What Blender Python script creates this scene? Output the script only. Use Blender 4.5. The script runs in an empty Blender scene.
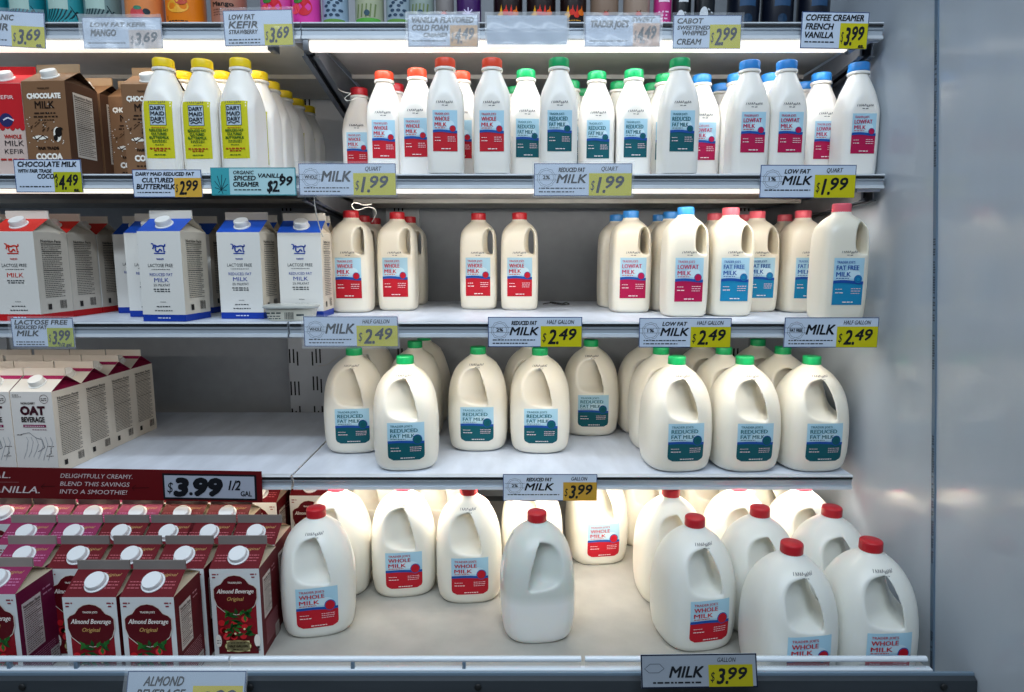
import bpy, bmesh, math, random
from math import sin, cos, tan, pi, radians as R, atan2, sqrt
from mathutils import Vector, Matrix
from mathutils.bvhtree import BVHTree

random.seed(7)
scn = bpy.context.scene
C = scn.collection

# ------------------------------------------------------------------ camera, world, big lights, exposure
W_, H_, F = 1024, 692, 640.0
EYE = 1.20
PITCH = R(8.0)
cam_d = bpy.data.cameras.new('camera')
cam_d.sensor_width = 36.0
cam_d.lens = F / W_ * 36.0
cam_d.clip_start = 0.05
cam = bpy.data.objects.new('camera', cam_d)
C.objects.link(cam)
cam.location = (0, 0, EYE)
cam.rotation_euler = (pi / 2 - PITCH, 0, 0)
scn.camera = cam

scn.view_settings.view_transform = 'Standard'
scn.view_settings.look = 'None'
scn.view_settings.gamma = 1
scn.view_settings.use_curve_mapping = False
scn.view_settings.exposure = 0.12

world = bpy.data.worlds.new('store_air')
world.use_nodes = True
world.node_tree.nodes['Background'].inputs[0].default_value = (0.62, 0.74, 0.9, 1)
world.node_tree.nodes['Background'].inputs[1].default_value = 0.13
scn.world = world


def area(name, loc, rot, sx, sy, power, col):
    l = bpy.data.lights.new(name, 'AREA')
    l.shape = 'RECTANGLE'
    l.size = sx
    l.size_y = sy
    l.energy = power
    l.color = col
    o = bpy.data.objects.new(name, l)
    C.objects.link(o)
    o.location = loc
    o.rotation_euler = rot
    return o


# store ceiling lights: out in the aisle, above and behind the photographer
for ay, az_, ap in ((-0.9, 3.0, 51), (0.1, 3.05, 29)):
    area('aisle_light', (-0.1, ay, az_), (R(26), 0, 0), 3.4, 0.14, ap, (0.76, 0.88, 1.0))
# LED strips below the shelf fronts, plus one added fill under the left bay
LED = []   # filled when the shelves are built: (x0,x1,y,z,power,colour)


# ------------------------------------------------------------------ pixel to place helpers
cp, sp = cos(PITCH), sin(PITCH)


def ray(px, py):
    u, v = (px - 512) / F, (346 - py) / F
    return Vector((u, cp + v * sp, v * cp - sp))


def at_zc(px, py, zc):
    return Vector((0, 0, EYE)) + ray(px, py) * zc


def at_y(px, py, Y):
    r = ray(px, py)
    return Vector((0, 0, EYE)) + r * (Y / r.y)


# ------------------------------------------------------------------ materials
def lin(c):
    if isinstance(c, str):
        c = tuple(int(c[i:i + 2], 16) / 255 for i in (1, 3, 5))
    return tuple((x / 12.92 if x <= 0.04045 else ((x + 0.055) / 1.055) ** 2.4) for x in c)


MATS = {}


def mat(name, col, rough=0.5, metal=0.0, spec=0.5, emit=None, estr=0, sss=0, trans=0, coat=0, noise=None, alpha=1, bump=None):
    if name in MATS:
        return MATS[name]
    m = bpy.data.materials.new(name)
    m.use_nodes = True
    nt = m.node_tree
    b = nt.nodes['Principled BSDF']
    b.inputs['Base Color'].default_value = (*lin(col), 1)
    b.inputs['Roughness'].default_value = rough
    b.inputs['Metallic'].default_value = metal
    b.inputs['Specular IOR Level'].default_value = spec
    if emit is not None:
        b.inputs['Emission Color'].default_value = (*lin(emit), 1)
        b.inputs['Emission Strength'].default_value = estr
    if sss:
        b.inputs['Subsurface Weight'].default_value = sss
        b.inputs['Subsurface Radius'].default_value = (1.0, 0.9, 0.7)
        b.inputs['Subsurface Scale'].default_value = 0.012
    if trans:
        b.inputs['Transmission Weight'].default_value = trans
    if coat:
        b.inputs['Coat Weight'].default_value = coat
        b.inputs['Coat Roughness'].default_value = 0.08
    if alpha < 1:
        b.inputs['Alpha'].default_value = alpha
    if noise:
        scale, amt = noise[0], noise[1]
        tc = nt.nodes.new('ShaderNodeTexCoord')
        mp = nt.nodes.new('ShaderNodeMapping')
        if len(noise) > 2:
            mp.inputs['Scale'].default_value = noise[2]
        nz = nt.nodes.new('ShaderNodeTexNoise')
        nz.inputs['Scale'].default_value = scale
        nz.inputs['Detail'].default_value = 6
        cr = nt.nodes.new('ShaderNodeValToRGB')
        c0 = lin(col)
        cr.color_ramp.elements[0].position = 0.3
        cr.color_ramp.elements[1].position = 0.7
        cr.color_ramp.elements[0].color = (*[x * (1 - amt) for x in c0], 1)
        cr.color_ramp.elements[1].color = (*[min(1, x * (1 + amt * 0.5)) for x in c0], 1)
        nt.links.new(tc.outputs['Object'], mp.inputs['Vector'])
        nt.links.new(mp.outputs['Vector'], nz.inputs['Vector'])
        nt.links.new(nz.outputs['Fac'], cr.inputs['Fac'])
        nt.links.new(cr.outputs['Color'], b.inputs['Base Color'])
        if bump:
            bp = nt.nodes.new('ShaderNodeBump')
            bp.inputs['Strength'].default_value = bump
            bp.inputs['Distance'].default_value = 0.002
            nt.links.new(nz.outputs['Fac'], bp.inputs['Height'])
            nt.links.new(bp.outputs['Normal'], b.inputs['Normal'])
    MATS[name] = m
    return m


def ink(c, rough=0.5):
    """printed colour, one material per hex colour"""
    return mat('print_' + c[1:], c, rough, spec=0.22)


M_STEEL = mat('white_enamel_steel', '#c3c9cf', 0.38, noise=(14, 0.10, (1, 1, 1)))
M_DECK = mat('scuffed_shelf_enamel', '#d6deeb', 0.4, noise=(9, 0.16, (2, 0.6, 1)), bump=0.15)
M_RAIL = mat('pale_aluminium_rail', '#b4bdc6', 0.3, metal=0.35, noise=(6, 0.12, (0.5, 4, 4)))
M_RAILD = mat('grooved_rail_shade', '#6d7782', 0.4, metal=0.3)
M_RAILB = mat('blue_grey_rail', '#7d93a6', 0.35, metal=0.3)
M_DARK = mat('shadow_and_screw_black', '#101214', 0.6)
M_BACK = mat('grey_back_panel', '#979ca2', 0.42, noise=(30, 0.06))
M_BACKW = mat('white_back_panel', '#b9bdc2', 0.4, noise=(20, 0.06))
M_SLOT = mat('dark_slot', '#15171a', 0.8)
M_BRK = mat('galvanised_bracket', '#6f7277', 0.4, metal=0.6, noise=(18, 0.2))
M_BRKD = mat('dark_bracket_channel', '#2a2c2f', 0.5, metal=0.4)
M_UNDER = mat('shelf_underside_enamel', '#a8a59d', 0.5, noise=(16, 0.12))
M_WALL = mat('glossy_white_end_panel', '#b6bfc8', 0.13, spec=0.42, noise=(3.2, 0.10, (1, 1, 0.35)))
M_TRIM = mat('blue_grey_strip', '#5e7387', 0.4)
M_BUMP = mat('dark_bumper', '#3b4147', 0.35, metal=0.2, noise=(8, 0.2, (0.4, 4, 4)))
M_FLOOR = mat('store_floor', '#6a6862', 0.45, noise=(5, 0.15))
M_MILKQ = mat('quart_milk_plastic', '#eeeae2', 0.34, sss=0.25)
M_MILKH = mat('half_gallon_milk_plastic', '#eae3d2', 0.36, sss=0.25)
M_MILKG = mat('gallon_milk_plastic', '#ebe6d8', 0.34, sss=0.3)
M_MILKF = mat('cool_lit_gallon_milk_plastic', '#e8e8e0', 0.33, sss=0.3)  # greyer copy of the gallon plastic; bluish ambient light is in its colour
M_GLAZE = mat('clear_plastic_sleeve', '#eef4fa', 0.13, spec=0.6, alpha=0.16)
M_GLARE = mat('crinkled_glare_sleeve', '#f2f6fa', 0.2, spec=0.8, alpha=0.30)  # milky white stands in for glare on the crinkled plastic
M_ACRYL = mat('clear_acrylic_fence', '#e8f0f6', 0.08, spec=0.6, alpha=0.12)
M_TUBE = mat('led_diffuser', '#ffffff', 0.5, emit='#fff4e2', estr=0.85)
M_CORD = mat('white_cord', '#bdbab2', 0.5)
M_WIRE = mat('black_wire', '#1b1b1c', 0.4, metal=0.6)


def half_jug_mat():
    m = bpy.data.materials.new('half_empty_jug_plastic')
    m.use_nodes = True
    nt = m.node_tree
    b = nt.nodes['Principled BSDF']
    b.inputs['Roughness'].default_value = 0.3
    b.inputs['Subsurface Weight'].default_value = 0.2
    b.inputs['Subsurface Scale'].default_value = 0.01
    tc = nt.nodes.new('ShaderNodeTexCoord')
    sx = nt.nodes.new('ShaderNodeSeparateXYZ')
    cr = nt.nodes.new('ShaderNodeValToRGB')
    cr.color_ramp.elements[0].position = 0.085
    cr.color_ramp.elements[0].color = (*lin('#eeeeea'), 1)
    cr.color_ramp.elements[1].position = 0.105
    cr.color_ramp.elements[1].color = (*lin('#d2d6cf'), 1)
    nt.links.new(tc.outputs['Object'], sx.inputs[0])
    nt.links.new(sx.outputs['Z'], cr.inputs[0])
    nt.links.new(cr.outputs[0], b.inputs['Base Color'])
    return m


M_HALF = half_jug_mat()


# ------------------------------------------------------------------ mesh helpers
def to_mesh(name, bm, mats, smooth=None):
    bmesh.ops.recalc_face_normals(bm, faces=bm.faces)
    me = bpy.data.meshes.new(name)
    if smooth is not None:
        for f in bm.faces:
            f.smooth = True
        for e in bm.edges:
            if len(e.link_faces) == 2 and e.calc_face_angle(0) > R(smooth):
                e.smooth = False
    bm.to_mesh(me)
    bm.free()
    for m in (mats if isinstance(mats, (list, tuple)) else [mats]):
        me.materials.append(m)
    return me


def link(name, me, parent=None, loc=None, rot=None):
    o = bpy.data.objects.new(name, me)
    C.objects.link(o)
    if parent is not None:
        o.parent = parent
    if loc is not None:
        o.location = loc
    if rot is not None:
        o.rotation_euler = rot
    return o


def box(bm, x0, x1, y0, y1, z0, z1, mi=0, bev=0):
    vs = [bm.verts.new(p) for p in ((x0, y0, z0), (x1, y0, z0), (x1, y1, z0), (x0, y1, z0),
                                    (x0, y0, z1), (x1, y0, z1), (x1, y1, z1), (x0, y1, z1))]
    fs = [(0, 3, 2, 1), (4, 5, 6, 7), (0, 1, 5, 4), (1, 2, 6, 5), (2, 3, 7, 6), (3, 0, 4, 7)]
    out = []
    for f in fs:
        fc = bm.faces.new([vs[i] for i in f])
        fc.material_index = mi
        out.append(fc)
    if bev:
        es = set(e for f in out for e in f.edges)
        r = bmesh.ops.bevel(bm, geom=list(es), offset=bev, segments=2, affect='EDGES', profile=0.6)
        for f in r['faces']:
            f.material_index = mi
    return out


def boxmesh(name, x0, x1, y0, y1, z0, z1, m, bev=0):
    bm = bmesh.new()
    box(bm, x0, x1, y0, y1, z0, z1, 0, bev)
    return to_mesh(name, bm, m, 35)


def rings(bm, secs, cap0=True, cap1=True, mi=0):
    """loft a list of point rings"""
    rv = [[bm.verts.new(p) for p in s] for s in secs]
    n = len(rv[0])
    for a, b in zip(rv[:-1], rv[1:]):
        for i in range(n):
            f = bm.faces.new((a[i], a[(i + 1) % n], b[(i + 1) % n], b[i]))
            f.material_index = mi
    if cap0:
        bm.faces.new(rv[0][::-1]).material_index = mi
    if cap1:
        bm.faces.new(rv[-1]).material_index = mi


def prism(bm, pts, x0, x1, mi=0):
    """extrude a (y,z) outline along x"""
    a = [bm.verts.new((x0, y, z)) for y, z in pts]
    b = [bm.verts.new((x1, y, z)) for y, z in pts]
    n = len(pts)
    for i in range(n):
        bm.faces.new((a[i], a[(i + 1) % n], b[(i + 1) % n], b[i])).material_index = mi
    bm.faces.new(a[::-1]).material_index = mi
    bm.faces.new(b).material_index = mi


def tube_mesh(name, pts, r, m, n=8):
    cu = bpy.data.curves.new(name, 'CURVE')
    cu.dimensions = '3D'
    s = cu.splines.new('NURBS')
    s.points.add(len(pts) - 1)
    for p, q in zip(s.points, pts):
        p.co = (*q, 1)
    s.use_endpoint_u = True
    s.order_u = 3
    s.resolution_u = 6
    cu.bevel_depth = r
    cu.bevel_resolution = 2
    ob = bpy.data.objects.new(name, cu)
    C.objects.link(ob)
    dg = bpy.context.evaluated_depsgraph_get()
    me = bpy.data.meshes.new_from_object(ob.evaluated_get(dg))
    bpy.data.objects.remove(ob)
    bpy.data.curves.remove(cu)
    me.materials.clear()
    me.materials.append(m)
    for p in me.polygons:
        p.use_smooth = True
    return me


def superring(hx, hy, z, ex=3.5, n=40, cx=0, cy=0, rot=0, skew=None):
    out = []
    for i in range(n):
        t = 2 * pi * i / n
        c, s = cos(t - rot), sin(t - rot)
        rr = (abs(c) ** ex + abs(s) ** ex) ** (-1 / ex)
        x, y = hx * rr * cos(t), hy * rr * sin(t)
        out.append((cx + x, cy + y, z))
    return out


def thing(name, label, cat, loc=(0, 0, 0), rot=(0, 0, 0), group=None):
    o = bpy.data.objects.new(name, None)
    o.empty_display_size = 0.03
    C.objects.link(o)
    o.location = loc
    o.rotation_euler = rot
    o['label'] = label
    o['category'] = cat
    if group:
        o['group'] = group
    return o


def tag(o, label, cat, group=None):
    o['label'] = label
    o['category'] = cat
    if group:
        o['group'] = group
    return o


def struct(name, me, loc=None):
    o = link(name, me, None, loc)
    o['kind'] = 'structure'
    return o


# ------------------------------------------------------------------ text glyph meshes
_tc = {}


def text_tris(s, shear=0.0, bold=0.0, space=1.0):
    key = (s, shear, bold, space)
    if key in _tc:
        return _tc[key]
    cu = bpy.data.curves.new('t', 'FONT')
    cu.body = s
    cu.size = 1
    cu.shear = shear
    cu.offset = bold
    cu.space_character = space
    cu.resolution_u = 2
    cu.fill_mode = 'FRONT'
    ob = bpy.data.objects.new('t', cu)
    C.objects.link(ob)
    dg = bpy.context.evaluated_depsgraph_get()
    me = bpy.data.meshes.new_from_object(ob.evaluated_get(dg))
    v = [(p.co.x, p.co.y) for p in me.vertices]
    f = [tuple(p.vertices) for p in me.polygons]
    bpy.data.objects.remove(ob)
    bpy.data.curves.remove(cu)
    bpy.data.meshes.remove(me)
    if v:
        x0 = min(p[0] for p in v); x1 = max(p[0] for p in v)
        y0 = min(p[1] for p in v); y1 = max(p[1] for p in v)
    else:
        x0 = x1 = y0 = y1 = 0
    _tc[key] = (v, f, x0, x1, y0, y1)
    return _tc[key]


class Print:
    """flat printed artwork in the x-z plane, facing -y; layers rise by a hair"""

    def __init__(self, step=0.006):
        self.v, self.f, self.mi, self.m, self.step = [], [], [], [], step

    def _m(self, c):
        m = ink(c) if isinstance(c, str) else c
        if m not in self.m:
            self.m.append(m)
        return self.m.index(m)

    def poly(self, pts, c, L=0):
        k = self._m(c)
        b = len(self.v)
        self.v += [(x, z, L) for x, z in pts]
        self.f.append(tuple(range(b, b + len(pts))))
        self.mi.append(k)

    def rect(self, x0, z0, x1, z1, c, L=0, r=0):
        """grid so that it can be wrapped; r rounds the lower corners"""
        nx = max(1, int(abs(x1 - x0) / self.step + .5))
        nz = max(1, int(abs(z1 - z0) / self.step + .5))
        k = self._m(c)
        b = len(self.v)
        for j in range(nz + 1):
            z = z0 + (z1 - z0) * j / nz
            ins = 0
            if r and z - z0 < r:
                q = r - (z - z0)
                ins = r - sqrt(max(0, r * r - q * q))
            for i in range(nx + 1):
                self.v.append((x0 + ins + (x1 - x0 - 2 * ins) * i / nx, z, L))
        for j in range(nz):
            for i in range(nx):
                a = b + j * (nx + 1) + i
                self.f.append((a, a + 1, a + nx + 2, a + nx + 1))
                self.mi.append(k)

    def disc(self, x, z, r, c, L=1, n=20, rz=None):
        k = self._m(c)
        b = len(self.v)
        self.v.append((x, z, L))
        self.v += [(x + r * cos(2 * pi * i / n), z + (rz or r) * sin(2 * pi * i / n), L) for i in range(n)]
        for i in range(n):
            self.f.append((b, b + 1 + i, b + 1 + (i + 1) % n))
            self.mi.append(k)

    def ring(self, x, z, r, w, c, L=1, n=24, rz=1.0):
        k = self._m(c)
        b = len(self.v)
        for i in range(n):
            t = 2 * pi * i / n
            self.v.append((x + r * cos(t), z + rz * r * sin(t), L))
            self.v.append((x + (r - w) * cos(t), z + rz * (r - w) * sin(t), L))
        for i in range(n):
            j = (i + 1) % n
            self.f.append((b + 2 * i, b + 2 * j, b + 2 * j + 1, b + 2 * i + 1))
            self.mi.append(k)

    def line(self, pts, w, c, L=1):
        for (xa, za), (xb, zb) in zip(pts[:-1], pts[1:]):
            d = Vector((xb - xa, zb - za))
            if d.length < 1e-6:
                continue
            n = Vector((-d.y, d.x)).normalized() * w / 2
            self.poly([(xa - n.x, za - n.y), (xb - n.x, zb - n.y), (xb + n.x, zb + n.y), (xa + n.x, za + n.y)], c, L)

    def text(self, s, x, z, h, c, L=2, align='L', shear=0.0, bold=0.0, fit=None, space=1.0):
        v, f, x0, x1, y0, y1 = text_tris(s, shear, 0.0, space)
        if not v:
            return
        sy = h / 0.73
        sx = sy
        if fit:
            sx = fit / (x1 - x0)
        w = (x1 - x0) * sx
        ox = x - x0 * sx - (w / 2 if align == 'C' else (w if align == 'R' else 0))
        k = self._m(c)
        d = bold * 1.3 * sy
        if bold < .008:
            offs = [(0, 0)]
        elif bold < .02:
            offs = [(-d, 0), (d, 0)]
        else:
            nn = 4 if bold < .04 else 8
            offs = [(d * cos(2 * pi * (i + .5) / nn), d * sin(2 * pi * (i + .5) / nn)) for i in range(nn)]
        for i_, (dx, dz) in enumerate(offs):
            b = len(self.v)
            self.v += [(ox + dx + p[0] * sx, z + dz + p[1] * sy, L + .12 * i_) for p in v]
            for q in f:
                self.f.append(tuple(b + i for i in q))
                self.mi.append(k)

    def greek(self, x0, x1, z, h, c, L=2, n=None, seed=0):
        """a line of print too small to read: short broken dashes"""
        rd = random.Random(seed + int(z * 1e5))
        x = x0
        while x < x1 - h:
            w = min(rd.uniform(1.2, 4.0) * h, x1 - x)
            self.poly([(x, z), (x + w, z), (x + w, z + h), (x, z + h)], c, L)
            x += w + h * 0.8

    def mesh(self, name, fn):
        me = bpy.data.meshes.new(name)
        me.from_pydata([fn(*p) for p in self.v], [], self.f)
        for m in self.m:
            me.materials.append(m)
        for p, k in zip(me.polygons, self.mi):
            p.material_index = k
        me.update()
        return me

    def flat(self, name, lift=0.0004):
        return self.mesh(name, lambda x, z, L: (x, -0.0004 - L * lift, z))

    def wrap(self, name, bvh, az=-pi / 2, zoff=0, lift=0.00035, base=0.0006, cx=0, cy=0):
        """press the artwork on to a solid from direction az"""
        n = Vector((cos(az), sin(az), 0))
        t = Vector((-sin(az), cos(az), 0))

        def fn(x, z, L):
            o = Vector((cx, cy, z + zoff)) + t * x + n * 0.3
            h = bvh.ray_cast(o, -n)
            if h[0] is None:
                return tuple(o - n * 0.25)
            return tuple(h[0] + n * (base + L * lift))
        return self.mesh(name, fn)


# ------------------------------------------------------------------ the setting
WALL_X = 0.785
BACK_Y = 1.99
FLOOR_Z = 0.0
# floor
struct('floor', boxmesh('floor', -3.2, 2.2, -2.0, 3.0, -0.05, FLOOR_Z, M_FLOOR))
# rear liner: grey panels, white slotted column between the two bays
struct('wall_back', boxmesh('wall_back', -2.6, WALL_X, BACK_Y, BACK_Y + 0.05, 0.12, 2.35, M_BACK))
struct('wall_right', boxmesh('wall_right', WALL_X, WALL_X + 0.06, 0.25, BACK_Y + 0.05, 0.0, 2.35, M_WALL))
struct('ceiling', boxmesh('ceiling', -2.6, WALL_X, 1.15, BACK_Y + 0.05, 2.30, 2.35, M_UNDER))
# edge strip on the end panel, printed with a row of tiny marks
p0 = at_zc(939, 0, 1); p1 = at_zc(933, 664, 1)


def on_wall(px, py):
    r = ray(px, py)
    return Vector((0, 0, EYE)) + r * (WALL_X / r.x)


def wall_strip():
    bm = bmesh.new()
    a, b = on_wall(939, -160), on_wall(933, 676)
    d = (b - a)
    w = 0.0045
    x0, x1 = WALL_X - 0.003, WALL_X
    n = 90
    for i in range(n):
        q0, q1 = a + d * (i / n), a + d * ((i + 1) / n)
        if q0.z > 2.28:
            continue
        k = 0
        vs = []
        for x in (x0, x1):
            for q in (q0, q1):
                for s in (-w, w):
                    vs.append(bm.verts.new((x, q.y + s, q.z)))
        for f in ((0, 1, 3, 2), (0, 1, 5, 4), (2, 3, 7, 6), (0, 2, 6, 4), (1, 3, 7, 5)):
            bm.faces.new([vs[j] for j in f]).material_index = k
    # tiny marks
    rd = random.Random(3)
    m = 330
    for i in range(m):
        if (i // 26) % 3 == 2 or rd.random() < 0.25:
            continue
        q = a + d * ((i + .5) / m)
        if q.z > 2.28:
            continue
        hh = d.length / m * 0.3
        box(bm, x0 - 0.0004, x0, q.y - rd.uniform(.001, .003), q.y + .003, q.z - hh, q.z + hh, 1)
    return to_mesh('trim', bm, [M_TRIM, mat('strip_marks', '#2c3a48', 0.5)])


struct('trim_1', wall_strip())


def slot_panel(x0, x1, y, z0, z1, cols, rows, mname='wall_panel'):
    bm = bmesh.new()
    box(bm, x0, x1, y, y + 0.03, z0, z1, 0)
    rd = random.Random(5)
    for cx in cols:
        for cz in rows:
            for k in (-0.014, -0.002, 0.010):
                dz = rd.choice((-0.008, 0, 0.008))
                box(bm, cx + k - .0022, cx + k + .0022, y - .0008, y + .0005, cz - 0.022 + dz, cz + 0.022 + dz, 1)
    return to_mesh(mname, bm, [M_BACKW, M_SLOT])


XC0 = at_zc(288, 380, 1.975).x
XC1 = at_zc(420, 250, 1.95).x
rows = [0.80 + 0.094 * i for i in range(-4, 15)]
struct('trim_2', slot_panel(XC0, XC1 - 0.13, BACK_Y - 0.035, 0.2, 2.3,
                            [XC0 + 0.018, XC0 + 0.088], rows))
struct('trim_3', slot_panel(XC1 - 0.10, XC1, BACK_Y - 0.02, 0.2, 2.3, [XC1 - 0.06], rows))
xr = at_zc(742, 340, 1.96).x
struct('trim_4', slot_panel(xr - 0.03, xr + 0.03, BACK_Y - 0.02, 0.2, 2.3, [xr], rows))
struct('trim_5', slot_panel(-1.62, -1.57, BACK_Y - 0.02, 0.2, 2.3, [-1.595], rows))

# ------------------------------------------------------------------ shelves
S1 = (1.403, EYE + 0.479, 0.0)     # front edge y, top z, tilt
S2 = (1.367, EYE + 0.169, 0.0)
S3 = (1.324, EYE - 0.136, 0.0)
S4 = (1.366, EYE - 0.482, 0.0)
S5 = (1.030, EYE - 0.775, 0.0)


def shelf(label, S, x0, x1, thick, light, tube=0, depth=None, rail='pale', wide_gap=0.0, tone=None):
    """a shelf: enamel deck, price rail at the front, optional light tube below it"""
    Y, Z, tl = S
    t = thing('display_shelf', label, 'shelf', ((x0 + x1) / 2, Y, Z), (tl, 0, 0), 'case shelves')
    L = (x1 - x0) / 2
    D = depth or (BACK_Y - 0.045 - Y)
    bm = bmesh.new()
    box(bm, -L, L, 0.012, D, -0.004, 0.0)
    box(bm, -L, L, 0.012, 0.02, -0.035, -0.004)
    o = link('deck_panel', to_mesh('deck_panel', bm, M_DECK), t)
    # underside pans stepping down toward the back
    bm = bmesh.new()
    box(bm, -L + .03, L - .03, 0.03, D * 0.55, -0.024, -0.0045)
    box(bm, -L + .03, L - .03, D * 0.55, D * 0.60, -0.034, -0.0045)
    box(bm, -L + .03, L - .03, D * 0.60, D - .005, -0.028, -0.0045)
    link('underside_pan', to_mesh('underside_pan', bm, M_UNDER), t)
    # rail: extruded profile with grooves
    h = thick
    bm = bmesh.new()
    pr = [(0.012, 0.0), (0.0, 0.0), (-0.002, -0.003), (0.002, -0.006), (0.003, -h * 0.32), (0.0, -h * 0.36), (0.0, -h * 0.42),
          (0.003, -h * 0.46), (0.003, -h * 0.74), (-0.001, -h * 0.78), (-0.002, -h * 0.97), (0.001, -h), (0.012, -h)]
    prism(bm, pr, -L, L)
    me = to_mesh('price_rail', bm, [M_RAIL, M_RAILD, M_STEEL], None)
    for p in me.polygons:
        if abs(p.normal.x) > .9:
            continue
        zc = p.center.z
        if -h * 0.34 < zc < -0.0035 and p.center.y > 0.001:
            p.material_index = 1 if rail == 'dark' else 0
        if zc < -h * 0.76 or zc > -.003:
            p.material_index = 2
    link('price_rail', me, t)
    if rail != 'none':
        link('rail_shadow_line', boxmesh('rail_line', -L + .001, L - .001, -0.0012, 0.004, -0.0085, -0.0055, M_DARK), t)  # dark strip stands in for the shadow under the rail's lip
    if tube:
        bm = bmesh.new()
        n = 14
        rr = tube
        cy, cz = 0.012, -h - rr
        pts = [(cy + (.004 + rr * .6) * cos(a), cz + rr * max(-.96, min(.96, 1.3 * sin(a)))) for a in [2 * pi * i / n for i in range(n)]]
        prism(bm, pts, -L + .012 + wide_gap, L - .07)
        link('light_tube', to_mesh('light_tube', bm, M_TUBE, 60), t)
        link('tube_socket', boxmesh('tube_socket', L - .07, L - .055, 0, .03, -h - 2 * tube, -h, M_BRK, .001), t)
        link('tube_socket', boxmesh('tube_socket', -L + .001, -L + .011 + wide_gap, 0, .03, -h - 2 * tube, -h, M_BRK, .001), t)
    if light:
        pw, col = light
        a = area('shelf_led_and_fill', ((x0 + x1) / 2, Y + 0.034, Z - h - 0.004), (R(42), 0, 0), (x1 - x0) - .10, 0.016, pw, col)
    return t


def bracket(t, lx, D, zt, hfront=0.03, hback=0.13, two=True):
    """tapering cantilever bracket under a shelf end, in the shelf's own frame"""
    bm = bmesh.new()
    for x in ((lx, lx + .004),) + (((lx + .024, lx + .028),) if two else ()):
        prism(bm, [(0.03, zt), (0.03, zt - hfront), (D, zt - hback), (D, zt)], x[0], x[1], 0)
        prism(bm, [(0.03, zt - hfront), (0.03, zt - hfront - .003), (D, zt - hback - .003), (D, zt - hback)], x[0] - .004, x[1] + .004, 0)
    if two:
        prism(bm, [(0.06, zt), (0.06, zt - hfront + .006), (D, zt - hback + .012), (D, zt)], lx + .004, lx + .024, 1)
    link('bracket', to_mesh('bracket', bm, [M_BRK, M_BRKD]), t)


def px_x(px, S):
    """x of a pixel column on a shelf's front edge"""
    zc = S[0] * cp - (S[1] - EYE) * sp
    return (px - 512) / F * zc


LW = -2.05
warm = (1.0, 0.94, 0.86)
neut = (0.98, 0.98, 1.0)
D1 = BACK_Y - .045
a = shelf('top shelf of the right bay, canned creamers on it and a bright light tube below', S1, px_x(301, S1), px_x(884, S1), 0.034, (1.35, neut), .0105, wide_gap=0.002)
bracket(a, -(px_x(884, S1) - px_x(301, S1)) / 2 - .006, D1 - S1[0], -.03, .028, .12)
bracket(a, (px_x(884, S1) - px_x(301, S1)) / 2 - .03, D1 - S1[0], -.03, .028, .085)
shelf('top shelf of the left bay above the chocolate milk cartons, light tube below', S1, LW, px_x(300, S1), 0.034, (1.0, warm), .0105, wide_gap=.002)
b = shelf('second shelf of the right bay holding the quart milk bottles', S2, px_x(301, S2), px_x(885, S2), 0.030, (1.5, warm), .0042)
bracket(b, -(px_x(885, S2) - px_x(301, S2)) / 2 - .006, D1 - S2[0], -.03, .02, .06)
bracket(b, (px_x(885, S2) - px_x(301, S2)) / 2 - .03, D1 - S2[0], -.03, .02, .055)
shelf('second shelf of the left bay holding chocolate milk and buttermilk', S2, LW, px_x(300, S2), 0.030, (0.08, warm), .0042)
c = shelf('third shelf of the right bay holding the half gallon milk jugs', S3, px_x(289, S3), px_x(876, S3), 0.032, (1.4, warm))
shelf('third shelf of the left bay holding the lactose free milk cartons', S3, LW, px_x(287, S3), 0.032, (0.7, warm))  # fill light added here; this shelf has no LED strip of its own
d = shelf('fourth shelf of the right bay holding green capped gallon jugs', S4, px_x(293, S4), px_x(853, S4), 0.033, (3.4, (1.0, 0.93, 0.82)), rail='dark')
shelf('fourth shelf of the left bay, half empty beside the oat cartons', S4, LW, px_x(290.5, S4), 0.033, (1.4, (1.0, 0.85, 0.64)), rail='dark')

# bottom deck
Y5, Z5, _ = S5
dk = thing('bottom_deck', 'wide bottom deck of the case under the gallon jugs and almond cartons', 'shelf', (0, Y5, Z5))
bm = bmesh.new()
box(bm, LW, WALL_X - .002, 0.0, BACK_Y - .045 - Y5, -0.012, 0.0)
link('deck_panel', to_mesh('deck_panel', bm, M_DECK), dk)
bm = bmesh.new()
for xx in (-1.3, -0.69, -0.08, 0.5):
    box(bm, xx, xx + .002, 0.01, BACK_Y - .06 - Y5, 0.0, 0.0008)
link('panel_seam', to_mesh('panel_seam', bm, M_RAILD), dk)

# clear fence with bright rolled edges along the deck's front
fe = thing('front_fence', 'clear plastic fence with bright edges along the front of the bottom deck', 'fence', (0, Y5 - .012, Z5))


def zy(py, Y):
    return at_y(512, py, Y).z - Z5


fy = Y5 - .012
ztop = zy(656, fy)
XF1 = at_y(926, 660, fy).x
segs = [(LW, at_y(229, 656, fy).x), (at_y(231, 656, fy).x, at_y(581, 656, fy).x), (at_y(585, 656, fy).x, XF1)]
for (xa, xb) in segs:
    bm = bmesh.new()
    box(bm, xa, xb, -.0015, .0015, 0.0, ztop, 0)
    link('clear_panel', to_mesh('clear_panel', bm, M_ACRYL), fe)
    bm = bmesh.new()
    zm = zy(659, fy)
    r_ = (ztop - zy(661.5, fy)) / 2
    n = 10
    pts = [(r_ * cos(2 * pi * i / n), ztop - r_ + r_ * sin(2 * pi * i / n)) for i in range(n)]
    prism(bm, pts, xa, xb)
    link('top_bead', to_mesh('top_bead', bm, mat('bright_fence_bead', '#dfe7ee', 0.2, metal=0.0, spec=.8), 60), fe)
bm = bmesh.new()
box(bm, LW, XF1 + .01, -.006, .006, zy(672.5, fy), zy(667.5, fy), 0, .0015)
link('lower_bead', to_mesh('lower_bead', bm, mat('bright_fence_bead', '#dfe7ee', 0.2), 60), fe)
bm = bmesh.new()
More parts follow.
